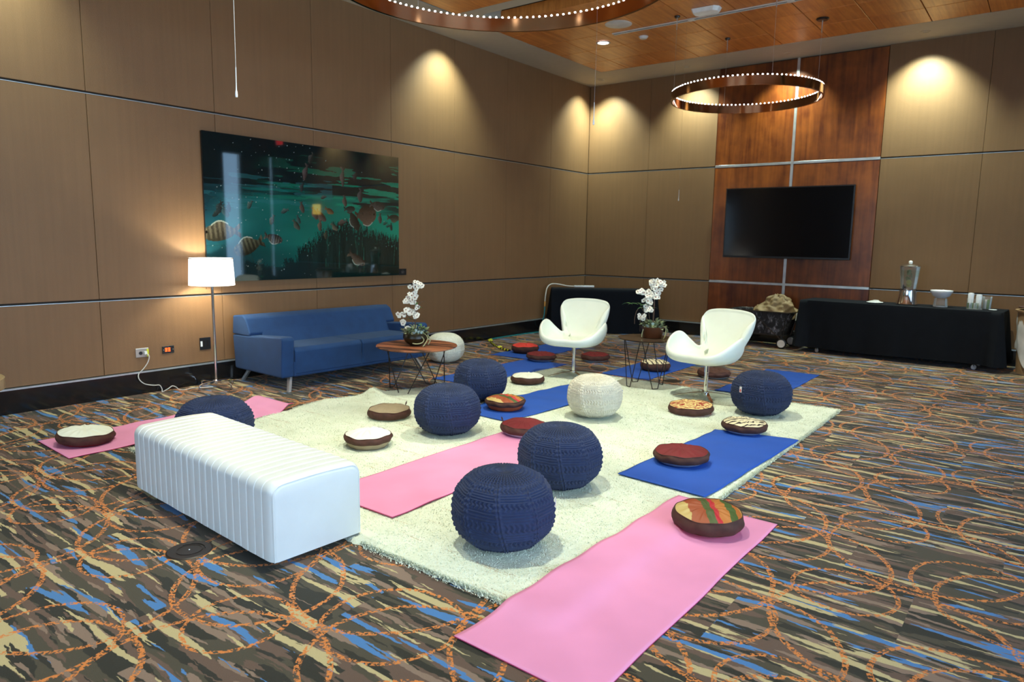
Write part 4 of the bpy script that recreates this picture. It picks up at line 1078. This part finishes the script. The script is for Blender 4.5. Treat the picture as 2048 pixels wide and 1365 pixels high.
# ---- on the buffet
ZT = .752
t = thing('drink_dispenser', 'glass drink dispenser with lemons on a steel pedestal on the buffet', 'drink dispenser', (5.31, -.42, ZT-.004), -.3)
MB().lathe([(0, 0), (.125, 0), (.128, .012), (.118, .03), (.098, .20), (.10, .215), (0, .215)], 36).build('pedestal', 'chrome', t, True)
MB().lathe([(.088, .216), (.092, .216), (.118, .50), (.122, .505), (.118, .507), (.112, .50)], 36, closed=True).build('glass_jar', 'glass', t, True)
MB().lathe([(0, .22), (.086, .22), (.110, .46), (0, .46)], 32).build('water', 'water', t, True)
MB().lathe([(0, .508), (.130, .508), (.133, .515), (.10, .535), (.03, .548), (0, .55)], 36).build('lid', 'chrome', t, True)
MB().lathe([(0, .548), (.022, .552), (.024, .572), (.012, .584), (0, .586)], 16).build('lid_knob', 'white_plastic', t, True)
MB().tube([(.0, -.09, .235), (.0, -.14, .235)], .012, 10).tube([(0, -.135, .27), (0, -.135, .20)], .009, 8).build('tap', 'black_plastic', t, True)
for k, (a, b_, z, s_) in enumerate([(.0, .01, .26, .03), (.01, -.02, .30, .032), (-.015, .0, .345, .034), (.02, .01, .385, .032), (.0, -.02, .42, .03), (-.02, .02, .44, .028)]):
    o = MB().lathe([(0, -.008), (s_, -.006), (s_*1.04, 0), (s_, .006), (0, .008)], 18).build('lemon_slice', 'lemon' if k < 2 else 'limeleaf', t, True, loc=(a, b_, z)); o.rotation_euler = (.9+k*.7, .5*k, .4)
    if k >= 2: o['label'] = 'green lime slice'
t = thing('serving_bowl', 'white bowl on a clear glass foot on the buffet', 'bowl', (5.70, -.46, ZT-.004))
MB().lathe([(0, .110), (.05, .112), (.095, .14), (.125, .19), (.130, .205), (.128, .213), (.120, .205), (.09, .150), (.045, .125), (0, .122)], 40).build('bowl', 'bowl', t, True)
MB().lathe([(.08, 0), (.084, 0), (.078, .05), (.074, .108), (.070, .108), (.072, .05)], 32, closed=True).build('glass_foot', 'glass', t, True)
MB().lathe([(0, 0), (.078, 0), (.076, .008), (0, .008)], 32).build('foot_disc', 'white_plastic', t, True)
t = thing('glass_canister', 'clear square glass holder filled with wrapped tea bags and cups on the buffet', 'glass container', (6.075, -.52, ZT-.004), .1)
b = MB()
b.box(-.085, -.080, -.06, .06, 0, .125).box(.080, .085, -.06, .06, 0, .125).box(-.08, .08, -.06, -.055, 0, .125).box(-.08, .08, .055, .06, 0, .125).box(-.08, .08, -.055, .055, 0, .006); b.build('holder', 'glass', t)
for k, (a, b_, h_) in enumerate([(-.045, 0, .20), (.042, .01, .185)]):
    MB().lathe([(0, .007), (.026, .007), (.034, h_-.02), (.028, h_), (0, h_+.004)], 18, (a, b_, 0)).build('cup_stack', 'bowl', t, True)
for k in range(9):
    MB().box(-.012, .012, -.0015, .0015, 0, .07).build('packet', ['limeleaf', 'tagw', 'pale_leaf'][k % 3], t, loc=(-.07+k*.0175, -.035+.01*(k % 2), .008), rotz=.2*k)
t = thing('glass_canister', 'small clear glass of packets right of the square glass holder', 'glass container', (6.20, -.44, ZT-.004))
MB().lathe([(.040, 0), (.043, 0), (.052, .16), (.049, .16)], 24, closed=True).build('glass_cup', 'glass', t, True)
for k in range(5): MB().box(-.010, .010, -.0015, .0015, 0, .12).build('packet', 'tagw' if k % 2 else 'limeleaf', t, loc=(.018*math.cos(k*1.3), .018*math.sin(k*1.3), .004), rotz=k)
t = thing('small_saucer', 'small white saucer at the right end of the buffet', 'plate', (6.275, -.56, ZT-.004))
MB().lathe([(0, 0), (.03, 0), (.045, .008), (.043, .010), (.028, .004), (0, .004)], 24).build('saucer', 'bowl', t, True)
t = thing('napkin_pile', 'low pile of white napkins on a plate on the buffet', 'napkins', (4.93, -.47, ZT-.004))
MB().lathe([(0, 0), (.08, 0), (.105, .012), (.10, .014), (.078, .005), (0, .005)], 28).build('plate', 'bowl', t, True)
for k in range(5):
    s_ = .075-.009*k; o = MB().box(-s_, s_, -s_*.7, s_*.7, 0, .006).build('napkin', 'white_plastic', t, bevel=.002, loc=(.006*math.sin(k*2), .004*k, .006+k*.0065), rotz=.35*k)

# ---- power strip and cords at the corner table
c, s = math.cos(RZ2), math.sin(RZ2)
def ct(u, v, z): return (.78+u*c-v*s, -.72+u*s+v*c, z)
t = thing('power_strip', 'white power strip lying on the black corner table', 'power strip', ct(-.30, -.03, .756), RZ2+.10)
MB().box(-.17, .17, -.022, .022, 0, .030).build('housing', 'white_plastic', t, bevel=.006)
for k in range(5): MB().lathe([(0, .030), (.010, .030), (.010, .032), (0, .032)], 10, (-.12+k*.055, 0, 0)).build('socket', 'gunmetal', t)
pts = [ct(-.47, -.04, .768), ct(-.60, -.02, .775), ct(-.74, .0, .80), ct(-.86, -.04, .80), ct(-.925, -.10, .74), ct(-.95, -.17, .62), ct(-.96, -.20, .52)]
tag(MB().tube(smoothpath(pts), .0085, 8).build('strip_cord', 'cordw', smooth=True), 'thick pale cord from the power strip hanging over the corner table edge', 'cord')
t = thing('cord_plug', 'orange plug joining pale and teal cords beside the corner table', 'plug', ct(-.96, -.20, .475))
MB().lathe([(0, -.042), (.010, -.040), (.013, -.01), (.013, .035), (.008, .042), (0, .042)], 12).build('plug_body', 'cordo', t, True)
a = ct(-.96, -.20, .43)
pts = [a, (a[0], a[1]-.01, .3), (a[0]-.03, a[1]-.02, .12), (.07, -1.36, .012), (.06, -1.9, .010), (.05, -2.5, .010), (.07, -2.84, .010)]
tag(MB().tube(smoothpath(pts), .009, 8).build('extension_cord', 'teal', smooth=True), 'teal extension cord running along the foot of the left wall', 'cord')
# yellow and black warning strip over the cord
t = thing('cord_cover', 'yellow and black striped warning tape strip on the carpet near the left wall', 'warning tape')
cp = smoothpath([(.09, -2.86, .010), (.25, -3.02, .012), (.40, -3.17, .014), (.60, -3.32, .012), (.80, -3.45, .012), (.98, -3.50, .010)], 6)
for k in range(0, len(cp)-1):
    if k+2 >= len(cp)+1: break
    MB().tube([cp[k], cp[k+1]], .017 if k % 2 else .014, 8).build('yellow_band' if k % 2 == 0 else 'black_band', 'yellow' if k % 2 == 0 else 'black_plastic', t, True)
for k, q in enumerate((2, 5, 22)):
    q = min(q, len(cp)-2); p_ = cp[q]
    o = MB().box(-.03, .03, -.022, .022, 0, .005).build('tape_flap', 'yellow', t, bevel=.001, loc=(p_.x, p_.y, p_.z+.012)); o.rotation_euler = (.3, -.25, .7*k)

# ================================================================== FOLDING WAGON + SACK
t = thing('folding_wagon', 'black camouflage fabric folding wagon between wood panels and buffet', 'wagon', (3.40, -.34, 0), -.03)
W_, D_ = .44, .225
b = MB()
def loop(w_, d_, z, r_, n=6):
    pts = []
    for (cx, cy, a) in ((w_-r_, d_-r_, 0), (-w_+r_, d_-r_, PI/2), (-w_+r_, -d_+r_, PI), (w_-r_, -d_+r_, 1.5*PI)):
        for k in range(n): pts.append((cx+r_*math.cos(a+k/(n-1)*PI/2), cy+r_*math.sin(a+k/(n-1)*PI/2), z))
    return pts
lo, hi = loop(W_-.05, D_-.02, .20, .06), loop(W_+.03, D_+.01, .53, .09); n = len(lo)
mid = [((a[0]+b_[0])/2+.008*math.sin(i*2), (a[1]+b_[1])/2+.008*math.cos(i*3), .37) for i, (a, b_) in enumerate(zip(lo, hi))]
inn = [(a[0]*.96, a[1]*.93, .525) for a in hi]; inl = [(a[0]*.95, a[1]*.92, .22) for a in lo]
vs = lo+mid+hi+inn+inl
b.add(vs, [tuple(range(n))[::-1]]+[(i*n+j, i*n+(j+1) % n, (i+1)*n+(j+1) % n, (i+1)*n+j) for i in range(4) for j in range(n)]+[tuple(4*n+j for j in range(n))])
b.build('fabric_tub', 'camo', t, True, angle=50)
rim = loop(W_+.035, D_+.015, .532, .09); rim.append(rim[0]); MB().tube(rim, .010, 7, cap=False).build('rim_tube', 'gunmetal', t, True)
low = loop(W_-.045, D_-.015, .19, .05); low.append(low[0]); MB().tube(low, .010, 7, cap=False).build('lower_frame', 'black_plastic', t, True)
for sy in (-1, 1):
    MB().tube([(-.10, sy*(D_+.018), .52), (.36, sy*(D_+.006), .13)], .007, 6).build('cross_brace', 'gunmetal', t, True)
for sx in (-1, 1):
    for sy in (-1, 1):
        MB().tube([(sx*.20*0+sx*(W_-.03), sy*(D_+.004), .50), (sx*(W_-.07), sy*(D_-.01), .13)], .008, 6).build('corner_post', 'black_plastic', t, True)
        wx, wy = sx*(W_-.075), sy*(D_-.005)
        o = MB().lathe([(0, -.018), (.045, -.018), (.060, -.020), (.074, -.014), (.076, 0), (.074, .014), (.060, .020), (.045, .018), (0, .018)], 28).build('wheel', 'black_plastic', t, True, loc=(wx, wy, .076)); o.rotation_euler = (PI/2, 0, 0)
        h_ = MB().lathe([(0, .019), (.02, .026), (.050, .021), (.056, .021), (.056, -.021), (.050, -.021), (.02, -.026), (0, -.019)], 20).build('hub', 'tagw', o, True)
        MB().box(-.012, .012, -.012, .012, .0, .09).build('wheel_fork', 'black_plastic', t, loc=(wx, wy+.0, .10))
MB().tube([(W_+.02, -.12, .20), (W_+.07, -.10, .42), (W_+.05, .0, .52)], .010, 7).build('pull_handle', 'gunmetal', t, True)
# sack
b = MB(); n, rows = 56, 26; vs = []
for i in range(rows):
    s = i/(rows-1)
    for j in range(n):
        th = 2*PI*j/n
        rr_ = (.30*(1-s)**.75+.035)*(1+.0*s); X = rr_*math.cos(th)*1.0+.06*s; Y = rr_*.60*math.sin(th); Z = .32*s**.9
        if s > .97: X *= .6
        f1 = mn.noise(Vector((math.cos(th)*2.2+s*1.4, math.sin(th)*2.2, s*3.0))); f2 = abs(mn.noise(Vector((math.cos(th)*4.5+s*3, math.sin(th)*4.5, s*5+4))))
        d = .055*f1-.07*f2+.02
        vs.append((X+d*math.cos(th), Y+d*.8*math.sin(th), Z+.5*d+.03*math.sin(th*2+s*4)*(1-s)))
b.add(vs, [(i*n+j, i*n+(j+1) % n, (i+1)*n+(j+1) % n, (i+1)*n+j) for i in range(rows-1) for j in range(n)]+[tuple((rows-1)*n+j for j in range(n)), tuple(range(n))[::-1]])
o = b.build('cloth_sack', 'kraft', smooth=True, loc=(3.56, -.34, .455), angle=0); tag(o, 'crumpled khaki cloth sack piled in the folding wagon', 'bag')

# ================================================================== BIN
t = thing('waste_bin', 'tan round bin with a frosted liner at the right edge, beside the buffet', 'bin', (6.83, -.50, 0))
MB().lathe([(0, 0), (.26, 0), (.30, .70), (.305, .76), (.285, .76), (.25, .02)], 48).build('barrel', 'bin', t, True)
MB().lathe([(.285, .755), (.325, .755), (.33, .775), (.285, .775)], 48, closed=True).build('rim', 'bin', t, True)
MB().lathe([(0, .800), (.30, .800), (.305, .812), (.0, .818)], 48).build('lid', 'brown', t, True)
MB().tube([(.0, .0, .77), (0, 0, .802)], .05, 10).build('lid_post', 'brown', t)
b = MB(); n, rows = 90, 18; vs = []
for i in range(rows):
    s = i/(rows-1)
    for j in range(n):
        th = 2*PI*j/n; r_ = .318-.018*(1-s)-.03*s+.016*mn.noise(Vector((math.cos(th)*3, math.sin(th)*3, s*2.5)))+.010*abs(mn.noise(Vector((math.cos(th)*7, math.sin(th)*7, s*4))))
        zb = .30-.28*max(0, math.sin(th*1.5+1.0)); vs.append((r_*math.cos(th), r_*math.sin(th), .745+(zb-.745)*s))
b.add(vs, [(i*n+j, (i+1)*n+j, (i+1)*n+(j+1) % n, i*n+(j+1) % n) for i in range(rows-1) for j in range(n)])
b.build('liner', 'liner', t, True, angle=0)

# ================================================================== STUMP TABLE at left edge
t = thing('drum_table', 'round pale wooden table top cut off by the left edge', 'table', (1.04, -9.72, 0))
MB().lathe([(0, .43), (.27, .43), (.30, .44), (.305, .45), (.305, .515), (.298, .522), (0, .522)], 64).build('table_top', 'stump', t, True)
MB().lathe([(0, 0), (.16, 0), (.16, .012), (.03, .02), (.03, .43), (0, .43)], 32).build('pedestal', 'gunmetal', t, True)

# ================================================================== ORCHID ARRANGEMENTS
def blossom_mesh():
    b = MB(); rr = random.Random(2)
    for k in range(5):
        a = 2*PI*k/5+.3; c, s = math.cos(a), math.sin(a); L_ = .018; w_ = .0095
        q = [(.002, 0, 0), (.007, -w_*.8, .002), (.014, -w_, .004), (L_+.002, -w_*.3, .001), (L_+.002, w_*.3, .001), (.014, w_, .004), (.007, w_*.8, .002)]
        vs = [(x*c-y*s, x*s+y*c, z) for x, y, z in q]; b.add(vs, [tuple(range(7))], 'petal')
    b.lathe([(0, 0), (.0035, .001), (.0045, .004), (.003, .007), (0, .008)], 7, mat='petal_core')
    o = b.build('blossom', 'petal'); me_ = o.data; bpy.data.objects.remove(o); return me_
BL = blossom_mesh()
def leaf_mesh(L_, w_, droop, name, mat):
    b = MB(); vs = []; k = 9
    for i in range(k):
        s = i/(k-1); ww = w_*math.sin(PI*min(1, s*.96+.04))**.7; x = L_*s; z = L_*.25*math.sin(s*PI*.5)*1.2-droop*s*s
        vs += [(x, -ww, z+.15*ww), (x, 0, z-.1*ww), (x, ww, z+.15*ww)]
    b.add(vs, [f for i in range(k-1) for f in ((i*3, i*3+1, i*3+4, i*3+3), (i*3+1, i*3+2, i*3+5, i*3+4))])
    o = b.build(name, mat, smooth=True); me_ = o.data; bpy.data.objects.remove(o)
    return me_
LEAF = leaf_mesh(.12, .022, .05, 'leaf', 'leaf'); LEAF2 = leaf_mesh(.05, .017, .02, 'succulent_leaf', 'sage'); LEAF3 = leaf_mesh(.035, .016, .0, 'round_leaf', 'pale_leaf')
def orient_cam(x, y, jit, rr):
    d = Vector((CAM.x-x, CAM.y-y, .6)).normalized()+Vector((rr.uniform(-jit, jit), rr.uniform(-jit, jit), rr.uniform(-jit, jit)))
    return d.to_track_quat('Z', 'Y').to_euler()
RV = Vector((.792, .611, 0))
def arrangement(x, y, z, label, pot, clusters, stems, leaves, tend, seed, potmat, potr, poth):
    """clusters and stems are given in the arrangement's own frame: a across, b up (metres)"""
    t = thing('orchid_arrangement', label, 'flowers', (x, y, z)); rr = random.Random(seed)
    if pot == 'bowl': prof = [(0, 0), (potr*.45, 0), (potr*.80, poth*.25), (potr, poth*.6), (potr*.97, poth*.9), (potr*.90, poth), (potr*.84, poth*.95), (potr*.9, poth*.6), (potr*.5, poth*.2), (0, poth*.15)]
    else: prof = [(0, 0), (potr*.80, 0), (potr*.88, poth*.3), (potr, poth*.9), (potr*1.02, poth), (potr*.92, poth), (potr*.9, poth*.85), (potr*.78, poth*.2), (0, poth*.15)]
    MB().lathe(prof, 36).build('pot', potmat, t, True)
    MB().lathe([(0, poth*.70), (potr*.88, poth*.72), (potr*.5, poth*1.0), (0, poth*1.12)], 20).build('moss', 'sage', t, True)
    for pts in stems:
        MB().tube(smoothpath([tuple(RV*a+Vector((0, 0, b))+Vector((0, 0, 0))) for a, b in pts], 4), .0026, 6).build('stem', 'stem', t, True)
    for (a, b, sp, n) in clusters:
        for k in range(int(n*1.6)):
            p_ = RV*(a+rr.uniform(-sp, sp))+Vector((rr.uniform(-.02, .02), rr.uniform(-.02, .02), b+rr.uniform(-sp, sp)*.8)); s_ = rr.uniform(1.0, 1.4)
            place_mesh(BL, 'blossom', t, p_, orient_cam(x, y, .5, rr), (s_, s_, s_))
    for (a, b, ang, sc) in leaves:
        o = place_mesh(LEAF, 'leaf', t, RV*a+Vector((0, 0, b)), (0, -rr.uniform(.0, .3), ang), (sc, sc*1.1, sc))
    for k in range(95):
        a = rr.uniform(0, 2*PI); q = potr*rr.uniform(.25, 1.05)
        place_mesh(LEAF2, 'succulent_leaf', t, (q*math.cos(a), q*math.sin(a), poth*rr.uniform(.85, 1.2)+.06*(1-q/potr)*rr.random()), (0, -rr.uniform(.0, 1.0), a+rr.uniform(-.5, .5)), (rr.uniform(.7, 1.25),)*3)
    for k in range(7):
        a = rr.uniform(-2.2, .6); q = potr*rr.uniform(.7, 1.0)
        o = place_mesh(LEAF3, 'round_leaf', t, (q*math.cos(a), q*math.sin(a), poth*rr.uniform(.8, 1.25)), (0, -rr.uniform(.2, 1.2), a), (1, 1, 1))
    for pts in tend:
        MB().tube(smoothpath([tuple(RV*a+Vector((.603, -.785, 0))*c_+Vector((0, 0, b))) for a, b, c_ in pts], 4), .005, 6).build('trailing_vine', 'vine', t, True)
    return t
arrangement(1.84, -6.16, .462, 'white orchid arrangement in a dark bowl on the walnut coffee table', 'bowl',
            [(-.02, .57, .018, 2), (.02, .62, .02, 3), (.045, .60, .018, 3), (-.02, .50, .032, 7), (-.075, .455, .03, 8), (-.03, .44, .02, 3), (-.08, .34, .025, 5), (-.03, .33, .035, 8), (.01, .30, .02, 4), (-.14, .30, .018, 5), (-.115, .225, .014, 3), (-.08, .16, .014, 3), (.015, .375, .012, 2)],
            [[(.0, .10), (-.01, .25), (-.05, .42), (-.03, .52), (.01, .60), (.045, .62)], [(-.01, .10), (-.02, .2), (-.08, .30), (-.15, .31)], [(0, .1), (.01, .3), (.05, .42), (.09, .44)], [(-.01, .1), (-.06, .17), (-.13, .22)], [(0, .1), (.0, .3), (-.01, .5)]],
            [(-.0, .40, 2.2, .9), (.01, .36, 1.2, .7), (-.02, .25, 3.6, .8), (.02, .2, -.4, .9), (.0, .12, 2.7, .9), (.02, .17, .6, .8), (0, .15, -1.6, .8)],
            [[(.07, .10, .09), (.10, .07, .12), (.08, .04, .13), (.03, .03, .14), (-.01, .035, .14)], [(.10, .12, .05), (.13, .08, .06), (.11, .03, .10), (.09, .004, .12)], [(.12, .11, .02), (.15, .06, .02), (.13, .01, .03)]], 5, 'pot', .125, .125)
arrangement(3.58, -4.44, .534, 'white orchid arrangement in a brown pot on the smoked glass side table', 'pot',
            [(.0, .565, .03, 8), (.05, .575, .03, 6), (.075, .55, .02, 4), (-.01, .52, .02, 4), (.03, .48, .028, 6), (-.13, .48, .028, 7), (-.055, .48, .014, 2), (-.055, .435, .030, 8), (-.02, .43, .02, 4), (-.085, .39, .014, 3), (-.03, .37, .022, 4), (.03, .425, .012, 3), (-.06, .30, .03, 8), (-.03, .29, .02, 4), (-.10, .215, .03, 5)],
            [[(.0, .10), (.0, .3), (.01, .45), (.03, .55), (.08, .57)], [(-.02, .1), (-.05, .28), (-.05, .40), (-.12, .47)], [(-.03, .12), (-.12, .30), (-.17, .28), (-.19, .20), (-.19, .14)], [(-.03, .12), (-.10, .25), (-.13, .20), (-.13, .06)], [(.0, .1), (.01, .3), (0, .5)]],
            [(-.12, .33, 2.9, .9), (-.22, .34, 3.2, 1.0), (-.06, .34, 2.2, .9), (-.05, .33, 3.9, .8), (-.02, .3, 1.0, .6), (-.08, .30, -2.2, .8), (-.16, .34, 3.6, .9)],
            [[(.09, .13, .05), (.12, .10, .08), (.11, .03, .10), (.09, -.0, .11)], [(-.09, .12, .03), (-.115, .06, .05), (-.12, .01, .05)], [(.11, .12, 0), (.15, .09, .0), (.155, .06, .01)]], 8, 'pot_red', .115, .115)
